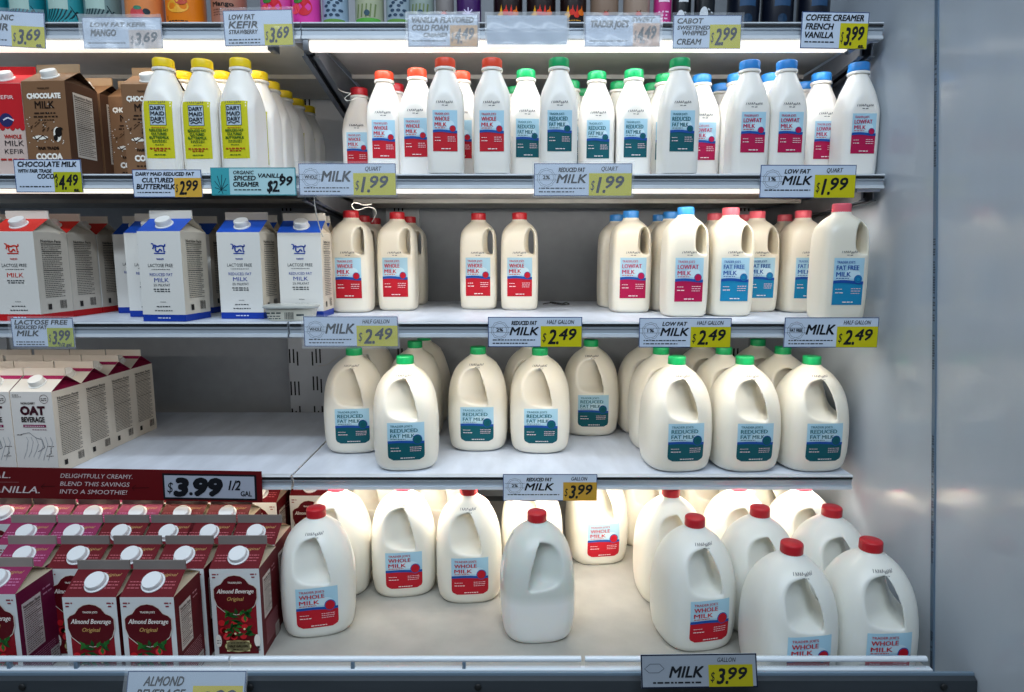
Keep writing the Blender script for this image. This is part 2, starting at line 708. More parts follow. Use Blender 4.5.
for px in (353, 464, 77, 10, 700):
    q = at_y(px, 666, fy)
    box(bm, q.x - .003, q.x + .003, -.004, .004, zy(668, fy), zy(661, fy), 0, .001)
link('fence_clip', to_mesh('fence_clip', bm, M_RAILB), fe)

# bumper rail and kick panel below the deck
bp = thing('bumper_rail', 'dark grey bumper rail below the clear fence at the case front', 'bumper', (0, Y5 - .03, Z5))
by = Y5 - .03
z672 = at_y(512, 673, by).z - Z5
bm = bmesh.new()
XB = at_y(972, 680, by).x
prism(bm, [(0.011, z672 - .010), (0.0, z672), (-.012, z672 - .006), (-.016, z672 - .05), (-.004, z672 - .065), (.011, z672 - .065)], LW, min(XB, WALL_X - .002))
link('bumper_profile', to_mesh('bumper_profile', bm, M_BUMP, 20), bp)
bm = bmesh.new()
box(bm, LW, WALL_X - .002, -.004, .001, z672 - .004, z672 + .0025)
link('steel_lip', to_mesh('steel_lip', bm, M_RAILB), bp)
for px in (478, 944, 22, 250):
    bm = bmesh.new()
    q = at_y(px, 687, by - .015)
    bmesh.ops.create_uvsphere(bm, u_segments=12, v_segments=6, radius=.006,
                              matrix=Matrix.Translation((q.x, -.0155, q.z - Z5)) @ Matrix.Diagonal((1, .4, 1, 1)))
    link('screw', to_mesh('screw', bm, M_DARK, 60), bp)
struct('trim_6', boxmesh('kick', LW, WALL_X - .002, Y5 - .01, BACK_Y, 0.0, Z5 + z672 - .07, M_BUMP))
struct('trim_7', boxmesh('deck_base', LW, WALL_X - .002, Y5 + .0, BACK_Y - .045, Z5 + z672 - .069, Z5 - .0125, M_UNDER))

# ------------------------------------------------------------------ bottle and jug prototypes
CAPH = 0.017


def cap_mesh(name, r, h, col, ridges=28):
    bm = bmesh.new()
    n = ridges * 2
    def rg(rad, z, rib=0.0):
        return [((rad + (rib if i % 2 else 0)) * cos(2 * pi * i / n), (rad + (rib if i % 2 else 0)) * sin(2 * pi * i / n), z) for i in range(n)]
    rings(bm, [rg(r * .97, 0), rg(r, .001, -.0006), rg(r, h * .80, -.0006), rg(r * .965, h * .93), rg(r * .90, h)])
    return to_mesh(name, bm, mat('cap_' + col[1:], col, .35), 50)


def evaluated(bm, mods, mats, name):
    me = bpy.data.meshes.new(name)
    bm.to_mesh(me)
    bm.free()
    ob = bpy.data.objects.new(name, me)
    C.objects.link(ob)
    extra = []
    for kind, arg in mods:
        if kind == 'bool':
            cme = bpy.data.meshes.new('c')
            bmesh.ops.recalc_face_normals(arg, faces=arg.faces)
            arg.to_mesh(cme)
            arg.free()
            co = bpy.data.objects.new('c', cme)
            C.objects.link(co)
            extra.append(co)
            m = ob.modifiers.new('b', 'BOOLEAN')
            m.operation = 'DIFFERENCE'
            m.solver = 'EXACT'
            m.object = co
        if kind == 'remesh':
            m = ob.modifiers.new('r', 'REMESH')
            m.mode = 'VOXEL'
            m.voxel_size = arg
            m.use_smooth_shade = True
        if kind == 'smooth':
            m = ob.modifiers.new('s', 'SMOOTH')
            m.iterations = arg
            m.factor = .5
    bpy.context.view_layer.update()
    dg = bpy.context.evaluated_depsgraph_get()
    out = bpy.data.meshes.new_from_object(ob.evaluated_get(dg))
    out.materials.clear()
    for m in mats:
        out.materials.append(m)
    for p in out.polygons:
        p.use_smooth = True
        p.material_index = 0
    for e in extra + [ob]:
        me_ = e.data
        bpy.data.objects.remove(e)
        bpy.data.meshes.remove(me_)
    return out


def bvh_of(me):
    return BVHTree.FromPolygons([v.co.copy() for v in me.vertices], [tuple(p.vertices) for p in me.polygons])


def lerp_prof(prof, z):
    if z <= prof[0][0]:
        return prof[0][1]
    for (a, ra), (b, rb) in zip(prof[:-1], prof[1:]):
        if z <= b:
            t = (z - a) / (b - a)
            return ra + (rb - ra) * t
    return prof[-1][1]


def smoothprof(prof, n=3):
    """Catmull-Rom resample"""
    out = []
    P = [prof[0]] + prof + [prof[-1]]
    for i in range(1, len(P) - 2):
        p0, p1, p2, p3 = P[i - 1:i + 3]
        for k in range(n):
            t = k / n
            out.append(tuple(0.5 * ((2 * b) + (-a + c) * t + (2 * a - 5 * b + 4 * c - d) * t * t + (-a + 3 * b - 3 * c + d) * t ** 3)
                             for a, b, c, d in zip(p0, p1, p2, p3)))
    out.append(prof[-1])
    return out


def handle_cutter(ext, z0, z1, strip, w0, w1, ymax):
    """slanted D shaped cutter through y, narrow in the middle, flared at both faces"""
    bm = bmesh.new()
    secs = []
    n = 36
    for y in (-ymax, -ymax * .62, -ymax * .33, -.012, .012, ymax * .33, ymax * .62, ymax):
        q = max(0, (abs(y) - .012) / (ymax - .012))
        w = w0 + (w1 - w0) * q ** .8
        za, zb = z0 - .002 * q, z1 + .006 * q
        outer, inner = [], []
        for i in range(n):
            t = i / (n - 1)
            z = za + (zb - za) * t
            ox = ext(z) - strip * (1 - .25 * q)
            outer.append((ox, y, z))
            sh = max(0.0, 1 - abs(2 * t - 1) ** (4.5 if t < .5 else 2.2)) ** .5
            inner.append((ox - .001 - w * (sh if 0 < i < n - 1 else 0.12), y, z))
        secs.append(outer + inner[::-1])
    rings(bm, secs)
    return bm


# gallon jug: rounded square body, corner handle along local +x, flat label face toward local az -45
GP = smoothprof([(0.0, .058, 2.6), (.004, .066, 2.8), (.014, .0725, 3.2), (.045, .0765, 3.6), (.09, .0775, 3.6), (.125, .0768, 3.2), (.15, .0748, 2.8),
                 (.172, .0695, 2.5), (.192, .0600, 2.2), (.206, .0485, 2.05), (.2165, .0355, 2.0), (.2235, .0245, 2.0), (.2285, .0198, 2.0), (.238, .0195, 2)], 3)


RZ45 = Matrix.Rotation(-pi / 4, 4, 'Z')


def gallon_mesh(m):
    bm = bmesh.new()
    rings(bm, [superring(r, r, z, max(2, e), 48, rot=pi / 4) for z, r, e in GP])
    prof = [(z, r * (2 ** (.5 - 1 / max(2, e)))) for z, r, e in GP]
    cut = handle_cutter(lambda z: lerp_prof(prof, z), .117, .199, .0180, .030, .056, .096)
    return evaluated(bm, [('bool', cut), ('remesh', .0023), ('smooth', 22)], [m], 'gallon_jug_body')


HP = smoothprof([(0.0, .040, 3), (.003, .0435, 4), (.012, .0465, 5), (.06, .0475, 6), (.125, .0472, 6), (.150, .0468, 5.5), (.170, .0458, 5), (.184, .0435, 4),
                 (.195, .037, 3), (.203, .029, 2.4), (.209, .0205, 2), (.214, .0185, 2), (.226, .0185, 2)], 3)


def halfgal_mesh(m):
    bm = bmesh.new()
    rings(bm, [superring(r, r, z, max(2, e), 40) for z, r, e in HP])
    prof = [(z, r) for z, r, e in HP]
    cut = handle_cutter(lambda z: min(lerp_prof(prof, z), .046), .132, .190, .0095, .013, .028, .052)
    return evaluated(bm, [('bool', cut), ('remesh', .0024), ('smooth', 6)], [m], 'half_gallon_jug_body')


def quart_mesh(m):
    """square body with chamfered corners; the flat faces end in arches under a conical shoulder"""
    bm = bmesh.new()
    pr = [(0, .032, .034), (.003, .0355, .041), (.008, .037, .0455), (.06, .0375, .0462), (.115, .0375, .0462), (.130, .0375, .0450), (.145, .0375, .0408), (.157, .0372, .0370),
          (.168, .0330, .0330), (.180, .0275, .0275), (.190, .0228, .0228), (.197, .0198, .0198), (.201, .0188, .0188), (.2015, .0218, .0218), (.2060, .0218, .0218),
          (.2065, .0175, .0175), (.219, .0175, .0175)]
    n = 64
    secs = []
    for z, sq, rd in smoothprof(pr, 2):
        ring = []
        for i in range(n):
            t = 2 * pi * i / n
            rs = sq / max(abs(cos(t)), abs(sin(t)))
            k = 34
            r = (rs ** -k + rd ** -k) ** (-1 / k)
            ring.append((r * cos(t), r * sin(t), z))
        secs.append(ring)
    rings(bm, secs)
    return to_mesh('quart_bottle_body', bm, m, 26)


MESH = {}
MESH['gallon'] = gallon_mesh(M_MILKG)
MESH['gallonf'] = MESH['gallon'].copy(); MESH['gallonf'].materials[0] = M_MILKF
MESH['gallonh'] = MESH['gallon'].copy(); MESH['gallonh'].materials[0] = M_HALF
MESH['half'] = halfgal_mesh(M_MILKH)
MESH['quart'] = quart_mesh(M_MILKQ)
MESH['gallon'].transform(RZ45)
MESH['gallonf'].transform(RZ45)
MESH['gallonh'].transform(RZ45)
BV = {k: bvh_of(MESH[k]) for k in ('gallon', 'half', 'quart')}

RED, GRN, BLU, PNK, YEL = '#c8202a', '#0f9d58', '#2f86d6', '#e8606c', '#ecc81e'
RED2 = '#e04a2a'
CAPS = {'red': '#c01c28', 'orange': '#e2492c', 'green': '#10a05c', 'blue': '#2e84d0', 'pink': '#ec6070', 'yellow': '#f0cf1c'}
for k, v in CAPS.items():
    MESH['cap_' + k] = cap_mesh('cap_' + k, .0190, CAPH, v)
    MESH['gcap_' + k] = cap_mesh('gcap_' + k, .0208, .0180, v)
    MESH['qcap_' + k] = cap_mesh('qcap_' + k, .0206, .0165, v)


def milk_label(w, h, line1, line2, main, textc, rnd=0.0, compact=False):
    """dairy label: pale blue sky on top, wave stripe, solid field below, round seal at the right"""
    p = Print(.005)
    x0, x1 = -w / 2, w / 2
    sky, stripe = '#a9cfe0', '#1d4f9e'
    p.rect(x0, 0, x1, h * .48, main, 0, r=rnd)
    p.rect(x0, h * .48, x1, h, sky, 0)
    # pale cloud shapes
    p.disc(x0 + w * .62, h * .66, w * .26, '#c6e0ea', 1, rz=h * .10)
    p.disc(x0 + w * .3, h * .58, w * .24, '#bcdae6', 1, rz=h * .07)
    n = 8
    for i in range(n):
        xa, xb = x0 + w * i / n, x0 + w * (i + 1) / n
        f = lambda x: h * .455 + h * .016 * sin((x - x0) / w * 5)
        p.poly([(xa, f(xa)), (xb, f(xb)), (xb, f(xb) + h * .065), (xa, f(xa) + h * .065)], stripe, 2)
    p.text("TRADER JOE'S", x0 + w * .08, h * .885, h * .055, textc, 3, bold=.012, fit=w * .60)
    a, b = line1, line2
    p.text(a, x0 + w * .08, h * .745, h * .105, textc, 3, bold=.019, fit=w * .74 if len(a) > 5 else w * .60)
    p.text(b, x0 + w * .08, h * .605, h * .105, textc, 3, bold=.019, fit=w * (.66 if len(b) > 4 else .48))
    p.greek(x0 + w * .08, x0 + w * .5, h * .56, h * .018, textc, 3)
    # round seal
    p.disc(x0 + w * .81, h * .55, w * .135, stripe, 3)
    p.disc(x0 + w * .81, h * .55, w * .115, main, 4)
    p.ring(x0 + w * .81, h * .55, w * .085, w * .018, textc if textc != main else '#8c1420', 5)
    for k in range(3):
        p.greek(x0 + w * .60, x0 + w * .92, h * (.34 - k * .05), h * .016, '#e6c9cf', 3, seed=k)
    p.greek(x0 + w * .08, x0 + w * .38, h * .25, h * .02, '#f0dcdc', 3)
    p.greek(x0 + w * .08, x0 + w * .30, h * .33, h * .014, '#f0dcdc', 3)
    p.greek(x0 + w * .34, x0 + w * .72, h * .05, h * .022, '#f4e8e8', 3)
    return p


def date_print(w=.036):
    p = Print()
    rd = random.Random(11)
    x = -w / 2
    while x < w / 2:
        ww = rd.uniform(.0018, .0036)
        dz = rd.uniform(-.0008, .0008)
        p.line([(x, .001 + dz), (x + ww * .6, .0055 + dz)], .0009, '#4a4a52', 0)
        if rd.random() < .7:
            p.line([(x + ww * .5, .0055 + dz), (x + ww, .0015 + dz)], .0008, '#4a4a52', 0)
        x += ww + (.0012 if rd.random() < .7 else .004)
    p.line([(-.006, -.0025), (-.001, -.0025)], .0012, '#4a4a52', 0)
    p.line([(.001, -.003), (.006, -.0025)], .0014, '#4a4a52', 0)
    return p


def buttermilk_label():
    w, h = .056, .108
    p = Print(.006)
    p.rect(-w / 2, 0, w / 2, h, '#c9c41e', 0)
    p.rect(-.016, .062, .016, .101, '#20262e', 1)
    p.rect(-.015, .063, .015, .100, '#b8c8d4', 2)
    for k, s in enumerate(('DAIRY', 'MAID', 'DAIRY')):
        p.text(s, 0, .0905 - k * .0100, .0078, '#141c28', 4, 'C', bold=.03, fit=.027)
    p.line([(-.012, .066), (-.006, .069), (0, .066), (.006, .0695), (.012, .067)], .0018, '#141c28', 4)
    p.greek(-.014, .014, .0575, .0014, '#b8541c', 4)
    for k, s in enumerate(('REDUCED FAT', 'CULTURED', 'BUTTERMILK')):
        p.text(s, 0, .0505 - k * .0068, .0050, '#1c5a20', 4, 'C', bold=.03, fit=(.037, .030, .038)[k])
    for k in range(2):
        p.greek(-.014, .014, .0330 - k * .003, .0014, '#1c5a20', 4, seed=k)
    p.greek(-.009, .009, .025, .0013, '#1c5a20', 4)
    p.greek(-.020, .020, .0175, .0024, '#a83a18', 4)
    p.greek(-.012, .014, .0135, .0022, '#a83a18', 4)
    p.greek(-.012, .012, .006, .0015, '#1c5a20', 4)
    return p


WH = dict(line1='WHOLE', line2='MILK', main='#bb1a2a', textc='#c01c2c')
RF = dict(line1='REDUCED', line2='FAT MILK', main='#0d5660', textc='#12606c')
LF = dict(line1='LOWFAT', line2='MILK', main='#b0164a', textc='#b8184c')
FF = dict(line1='FAT FREE', line2='MILK', main='#1a84b0', textc='#1c4f9c')
MESH['ql_whole'] = milk_label(.049, .077, **WH).wrap('label', BV['quart'], zoff=.043, cx=0)
MESH['ql_reduced'] = milk_label(.049, .077, **RF).wrap('label', BV['quart'], zoff=.043)
MESH['ql_lowfat'] = milk_label(.049, .077, **LF).wrap('label', BV['quart'], zoff=.043)
MESH['ql_butter'] = buttermilk_label().wrap('label', BV['quart'], zoff=.030)
MESH['q_date'] = date_print(.034).wrap('date_print', BV['quart'], zoff=.132)
for k, dct in (('whole', WH), ('lowfat', LF), ('fatfree', FF)):
    MESH['hl_' + k] = milk_label(.062, .091, **dct).wrap('label', BV['half'], zoff=.033)
MESH['h_date'] = date_print(.034).wrap('date_print', BV['half'], zoff=.132)
for k, dct in (('whole', WH), ('reduced', RF)):
    MESH['gl_' + k] = milk_label(.084, .083, rnd=.012, **dct).wrap('label', BV['gallon'], zoff=.029)
MESH['gl_back'] = milk_label(.084, .083, rnd=.012, **WH).wrap('label', BV['gallon'], az=pi, zoff=.030)
MESH['g_date'] = date_print(.040).wrap('date_print', BV['gallon'], zoff=.205)


def place_base(S, x, Ybase):
    Y, Z, tl = S
    return (x, Ybase, Z + (Ybase - Y) * tan(tl) + .0006)


def from_cap(S, px, py, hcap):
    """base point on shelf S of a bottle of height hcap whose cap top centre shows at (px,py)"""
    r = ray(px, py)
    Y, Z, tl = S
    m = r.z / r.y
    # EYE + m*Yc = Z + (Yb-Y)tan + h cos ; Yc = Yb + h sin
    Yb = (Z - Y * tan(tl) + hcap * cos(tl) - EYE - m * hcap * sin(tl)) / (m - tan(tl))
    Yc = Yb + hcap * sin(tl)
    return r.x / r.y * Yc, Yb


QUEUE = []
SIZE = {'quart': .0770, 'half': .0945, 'gallon': .1500}
SCALE = {'quart': (1.03, 1.062), 'half': (1.0, 1.06), 'gallon': (.968, 1.037)}
TOPZ = {'quart': .224 * 1.062, 'half': .2305 * 1.06, 'gallon': .2455 * 1.037}


def bottle(*a, **k):
    QUEUE.append([a, k])


def flush():
    """work out every standing point, sliding a bottle back along its line of sight until it clears those in front"""
    pts = []
    for a, k in QUEUE:
        kind, S, px, py = a[:4]
        x, y = from_cap(S, px, py, TOPZ[kind])
        x, y = x / y, max(y, S[0] + SIZE[kind] / 2 + .004)
        x *= y
        pts.append([y, x / (y + 0), kind, S, a, k])
    pts.sort(key=lambda q: q[0])
    done = []
    for y, sl, kind, S, a, k in pts:
        y0 = y
        w = SIZE[kind]
        for _ in range(400):
            x = sl * y
            bad = False
            for (xx, yy, ww, SS) in done:
                if SS is not S:
                    continue
                m = (w + ww) / 2
                if ((abs(x - xx) / m) ** 5 + (abs(y - yy) / m) ** 5) < 1:
                    bad = True
                    break
            if not bad or y + w / 2 > BACK_Y - .052:
                break
            y += .002
        x = min(sl * y, WALL_X - w / 2 - .004)
        if y - y0 > .03:
            print('PUSHED %.3f' % (y - y0), a[6][:70])
        if y + w / 2 > BACK_Y - .05:
            print('TOO DEEP', y, a[6][:70])
        done.append((x, y, w, S))
        k = dict(k)
        k['at'] = (x, y)
        make_bottle(*a, **k)
    QUEUE.clear()


def make_bottle(kind, S, px, py, cap, lab, label, group, rz=0, body=None, dX=0, at=None, cat=None):
    x, Yb = at
    nm = {'quart': 'milk_bottle', 'half': 'half_gallon_milk_jug', 'gallon': 'gallon_milk_jug'}[kind]
    base_rz = 0
    t = thing(nm, label, cat or ('milk bottle' if kind == 'quart' else 'milk jug'), place_base(S, x, Yb), (S[2], 0, 0), group)
    # spin about own axis, after the shelf tilt
    t.rotation_mode = 'XYZ'
    t.matrix_world = Matrix.Translation(place_base(S, x, Yb)) @ Matrix.Rotation(S[2], 4, 'X') @ Matrix.Rotation(base_rz + R(rz), 4, 'Z') @ Matrix.Diagonal((SCALE[kind][0], SCALE[kind][0], SCALE[kind][1], 1))
    link('bottle_body' if kind == 'quart' else 'jug_body', MESH[body or kind], t)
    pre = {'quart': 'q', 'half': 'h', 'gallon': 'g'}[kind]
    zc = {'quart': .2075, 'half': .2135, 'gallon': .2285}[kind]
    link('cap', MESH[{'quart': 'qcap_', 'half': 'cap_', 'gallon': 'gcap_'}[kind] + cap], t, (0, 0, zc + .0))
    if lab:
        link('label', MESH[pre + 'l_' + lab], t)
        if lab != 'back':
            link('date_print', MESH[pre + '_date'], t)
    POS.append((label, x, Yb))
    return t


POS = []

# ------------------------------------------------------------------ quart bottles, right bay, second shelf
GQ = 'quart milk bottles on the second shelf'
Q = [
    (359, 89, 'red', 'whole', 'red-capped whole milk quart, leftmost and darkest on the second shelf', 0),
    (384, 71, 'orange', 'whole', 'red-capped whole milk quart, second from left, just above the price card', 4),
    (395, 85, 'red', 'whole', 'red-capped quart almost hidden behind the second whole milk quart from left', 0),
    (417, 70, 'orange', 'whole', 'red-capped whole milk quart overlapped on its right by the foremost red-capped one', 0),
    (445, 59, 'orange', 'whole', 'foremost grey-looking red-capped whole milk quart at the shelf edge', 3),
    (461, 73, 'orange', 'whole', 'red-capped quart peeking out right of the foremost red-capped one', 0),
    (492, 60, 'orange', 'whole', 'red-capped whole milk quart standing alone, last before the green caps', 0),
    (526, 71, 'green', 'reduced', 'green-capped reduced fat quart, first front one from the left', 4),
    (515, 88, 'green', 'reduced', 'green-capped quart hidden behind the first green-capped one on its left side', 0),
    (559, 59, 'green', 'reduced', 'tall front green-capped reduced fat quart above the middle price card', 0),
    (571, 75, 'green', 'reduced', 'green-capped quart hidden behind the tall front one above the middle price card', 0),
    (597, 73, 'green', 'reduced', 'green-capped reduced fat quart above the yellow patch of the middle price card', 0),
    (583, 84, 'green', 'reduced', 'green-capped quart peeking out left of the one above the yellow patch', 0),
    (634, 71, 'green', 'reduced', 'green-capped reduced fat quart just right of the middle price card', 0),
    (619, 83, 'green', 'reduced', 'green-capped quart peeking out left of the one beyond the middle price card', 0),
    (665, 74, 'green', 'reduced', 'green-capped quart partly behind the rightmost green-capped one', 0),
    (653, 84, 'green', 'reduced', 'small far green-capped quart between two nearer green-capped ones at right', 0),
    (680, 60, 'green', 'reduced', 'rightmost front green-capped reduced fat quart beside the blue caps', 0),
    (702, 76, 'blue', 'lowfat', 'blue-capped lowfat quart directly right of the last green-capped one', 0),
    (721, 85, 'blue', 'lowfat', 'far blue-capped quart seen between the two leftmost blue-capped ones', 0),
    (737, 75, 'blue', 'lowfat', 'blue-capped quart peeking out left of the first front blue-capped bottle', 0),
    (750, 62, 'blue', 'lowfat', 'first front blue-capped lowfat quart from the left', 0),
    (771, 75, 'blue', 'lowfat', 'blue-capped quart peeking out between first and second front blue-capped bottles', 0),
    (787, 62, 'blue', 'lowfat', 'second front blue-capped lowfat quart above the right price card', 0),
    (805, 77, 'blue', 'lowfat', 'blue-capped quart peeking out between second and third front blue-capped bottles', 0),
    (822, 69, 'blue', 'lowfat', 'third front blue-capped lowfat quart, next to last at the end panel', 0),
    (836, 81, 'blue', 'lowfat', 'small far blue-capped quart in the gap before the last blue-capped bottle', 0),
    (861, 64, 'blue', 'lowfat', 'last blue-capped lowfat quart on the right beside the glossy end panel', 0),
]
for px, py, cp_, lab, s, rz in Q:
    bottle('quart', S2, px, py, cp_, lab, s, GQ, rz)
GB = 'yellow-capped buttermilk bottles'
for i, (px, py, s) in enumerate([
    (163, 60, 'yellow-capped buttermilk bottle, leftmost in the front row beside the brown carton'),
    (202, 61, 'yellow-capped buttermilk bottle, middle of the front row'),
    (240, 60, 'yellow-capped buttermilk bottle, rightmost in the front row'),
    (183, 73, 'yellow-capped bottle behind the gap between the left and middle buttermilk bottles'),
    (222, 73, 'yellow-capped bottle behind the gap between the middle and right buttermilk bottles'),
    (258, 73, 'yellow-capped bottle right behind the front right buttermilk bottle'),
    (270.5, 83, 'third bottle back in the right column of yellow-capped buttermilk'),
    (283.5, 92, 'fourth bottle back in the right column of yellow-capped buttermilk'),
    (296, 100, 'fifth bottle back in the right column of yellow-capped buttermilk'),
    (307, 107, 'sixth and farthest bottle in the right column of yellow-capped buttermilk'),
]):
    bottle('quart', S2, px, py, 'yellow', 'butter', s, GB, (2, -2, -5, 0, 0, 0, 0, 0, 0, 0)[i], cat='buttermilk bottle')

# ------------------------------------------------------------------ half gallon jugs, third shelf
GH = 'half gallon jugs on the third shelf'
HG = [
    (351, 211, 'red', 'whole', 'red-capped whole milk half gallon, leftmost, beside the blue cartons', 0),
    (363, 216, 'red', None, 'red-capped half gallon hidden behind the leftmost one, cap at its right shoulder', 0),
    (374, 218.5, 'red', None, 'farthest dark red-capped half gallon between the first two whole milk jugs', 0),
    (397, 212.5, 'red', 'whole', 'red-capped whole milk half gallon, second front one from the left', 0),
    (409, 217, 'red', None, 'red-capped half gallon peeking out right behind the second whole milk jug', 0),
    (478.5, 213.5, 'red', 'whole', 'red-capped whole milk half gallon, left one of the isolated pair', 0),
    (519.5, 213, 'red', 'whole', 'red-capped whole milk half gallon, right one of the isolated pair', 0),
    (631, 211, 'blue', 'lowfat', 'blue-capped lowfat half gallon, left one of the two front blue-capped jugs', 0),
    (617, 215, 'blue', None, 'blue-capped half gallon peeking out left behind the left lowfat jug', 0),
    (686, 207.5, 'blue', 'lowfat', 'blue-capped lowfat half gallon, right front one next to the pink caps', 0),
    (671, 212, 'blue', None, 'blue-capped half gallon close behind the right front lowfat jug', 0),
    (660, 215, 'blue', None, 'farthest blue-capped half gallon left behind the right lowfat jug', 0),
    (731, 208, 'pink', 'fatfree', 'pink-capped fat free half gallon, first front one beside the blue caps', 0),
    (715, 213, 'pink', None, 'pink-capped half gallon peeking out left behind the first fat free jug', 0),
    (757.5, 211.5, 'pink', 'fatfree', 'pink-capped fat free half gallon partly covered by the first fat free jug', 0),
    (745.5, 215, 'pink', None, 'small far pink-capped half gallon between the two left fat free jugs', 0),
    (803.5, 211, 'pink', 'fatfree', 'pink-capped fat free half gallon partly covered by the rightmost big jug', 0),
    (785, 215, 'pink', None, 'far pink-capped half gallon left behind the next to last fat free jug', 0),
    (842, 204, 'pink', 'fatfree', 'big rightmost pink-capped fat free half gallon beside the end panel', 0),
]
for px, py, cp_, lab, s, rz in HG:
    bottle('half', S3, px, py, cp_, lab, s, GH, rz)

# ------------------------------------------------------------------ gallon jugs, fourth shelf
G4 = 'green-capped gallon jugs on the fourth shelf'
GJ = [
    (405, 356, 'reduced', 'foremost green-capped reduced fat gallon jug at the shelf edge, at the left', 8),
    (354, 348, 'reduced', 'leftmost green-capped reduced fat gallon jug by the slotted white panel', 6),
    (371, 340, None, 'green-capped gallon jug behind the leftmost one, its cap behind the price card', 0),
    (415, 347.5, None, 'green-capped gallon jug directly behind the foremost left one', 0),
    (424, 339, None, 'third green-capped gallon jug back in the foremost left column', 0),
    (478, 347, 'reduced', 'green-capped reduced fat gallon jug between the foremost left one and the middle one', 0),
    (540, 348, 'reduced', 'green-capped reduced fat gallon jug in the middle below the price card', 0),
    (530, 342, None, 'green-capped gallon jug hidden behind the middle one on its left side', 0),
    (591, 340, 'reduced', 'green-capped reduced fat gallon jug set far back, alone before the right group', 0),
    (677, 357, 'reduced', 'green-capped reduced fat gallon jug, left one of the three in front at right', 6),
    (661, 349, None, 'green-capped gallon jug second back behind the left one of the right group', 0),
    (646, 341, None, 'green-capped gallon jug third back behind the left one of the right group', 0),
    (745, 357, 'reduced', 'green-capped reduced fat gallon jug, middle one of the three in front at right', 4),
    (724, 348, None, 'green-capped gallon jug second back behind the middle one of the right group', 0),
    (703, 341, None, 'green-capped gallon jug third back behind the middle one of the right group', 0),
    (812, 356.5, 'reduced', 'green-capped reduced fat gallon jug, right one of the three in front by the end panel', 4),
    (783, 348, None, 'green-capped gallon jug second back behind the right one of the right group', 0),
    (758, 340, None, 'green-capped gallon jug third back behind the right one of the right group', 0),
]
for px, py, lab, s, rz in GJ:
    bottle('gallon', S4, px, py, 'green', lab, s, G4, rz)

# ------------------------------------------------------------------ gallon jugs, bottom deck
G5 = 'red-capped gallon jugs on the bottom deck'
GD = [
    (316, 508, 'whole', 'red-capped whole milk gallon jug beside the almond cartons at front left', 13, 'gallonf'),
    (337, 486, None, 'red-capped gallon jug directly behind the one beside the almond cartons', 4, None),
    (403, 482, 'whole', 'whole milk gallon jug second from the left with its cap hidden by the shelf above', 8, None),
    (468.5, 486, 'whole', 'whole milk gallon jug just left of the half empty jug, cap tip at the shelf', 5, None),
    (532, 476, None, 'gallon jug directly behind the half empty one', 0, None),
    (537, 512, 'back', 'half empty red-capped gallon jug with no label in view, standing forward alone', -84, 'gallonh'),
    (597, 461, 'whole', 'whole milk gallon jug set far back right of the half empty one', 8, None),
    (374, 452, None, 'gallon jug far back between the first and second whole milk jugs from left', 0, None),
    (441, 452, None, 'gallon jug far back between the second and third whole milk jugs from left', 0, None),
    (646, 460, None, 'gallon jug far back, just left of the right-hand group of whole milk', 0, None),
    (671, 488, None, "gallon jug with cap tip at the shelf, behind the right group's left front jug", 4, None),
    (695, 517, 'whole', 'red-capped whole milk gallon jug, left front one of the right group, low label', 12, 'gallonf'),
    (738, 487, None, 'gallon jug behind the middle of the right group, cap under the shelf edge', 0, None),
    (760, 508, None, 'red-capped gallon jug in the second row, left of the rightmost second row one', 0, 'gallonf'),
    (792, 543, 'whole', 'big front red-capped whole milk gallon jug, left one of the last two at right', 7, 'gallonf'),
    (803, 487, None, 'gallon jug farthest right below the shelf edge, in the third row', 0, None),
    (832, 508, None, 'red-capped gallon jug in the second row beside the end panel', 0, 'gallonf'),
    (871, 543, 'whole', 'big front red-capped whole milk gallon jug in the corner by the end panel', 3, 'gallonf'),
    (704, 460, None, 'gallon jug far back behind the right group, left one', 0, None),
    (762, 462, None, 'gallon jug far back behind the right group, right one', 0, None),
]
for px, py, lab, s, rz, body in GD:
    bottle('gallon', S5, px, py, 'red', lab, s, G5, rz, body)

flush()

# ------------------------------------------------------------------ gable top cartons
CW = .094
CH, CR, CF = .186, .214, .231


def carton_mesh(cfront, cside, croof, cgable, cfin, band=None, bandh=.014, cgable2=None):
    bm = bmesh.new()
    h = CW / 2
    mats = [ink(cfront), ink(cside), ink(croof), ink(cgable), ink(cfin)] + ([ink(band)] if band else [])
    zb = bandh if band else 0
    V = lambda *p: bm.verts.new(p)

    def quad(pts, mi):
        f = bm.faces.new([V(*p) for p in pts])
        f.material_index = mi
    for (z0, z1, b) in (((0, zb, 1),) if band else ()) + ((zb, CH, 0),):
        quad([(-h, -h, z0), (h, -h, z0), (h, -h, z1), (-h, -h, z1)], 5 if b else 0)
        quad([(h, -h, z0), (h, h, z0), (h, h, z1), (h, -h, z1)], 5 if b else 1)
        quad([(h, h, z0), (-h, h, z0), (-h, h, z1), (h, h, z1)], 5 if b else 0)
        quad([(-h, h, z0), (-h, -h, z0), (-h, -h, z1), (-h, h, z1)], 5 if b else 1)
    quad([(-h, h, 0), (h, h, 0), (h, -h, 0), (-h, -h, 0)], 0)
    e = .0015
    quad([(-h, -h, CH), (h, -h, CH), (h, -e, CR), (-h, -e, CR)], 2)
    quad([(h, h, CH), (-h, h, CH), (-h, e, CR), (h, e, CR)], 2)
    for s in (-1, 1):
        I = (s * (h - .026), 0, CR - .003)
        quad([(s * h, -h, CH), (s * h, h, CH), I], 3)
        quad([(s * h, -h, CH), I, (s * h, -e, CR)], 3)
        quad([(s * h, h, CH), (s * h, e, CR), I], 3)
    box(bm, -h, h, -e, e, CR - .001, CF, 4)
    bmesh.ops.remove_doubles(bm, verts=bm.verts, dist=1e-5)
    me = to_mesh('carton_body', bm, mats)
    return me


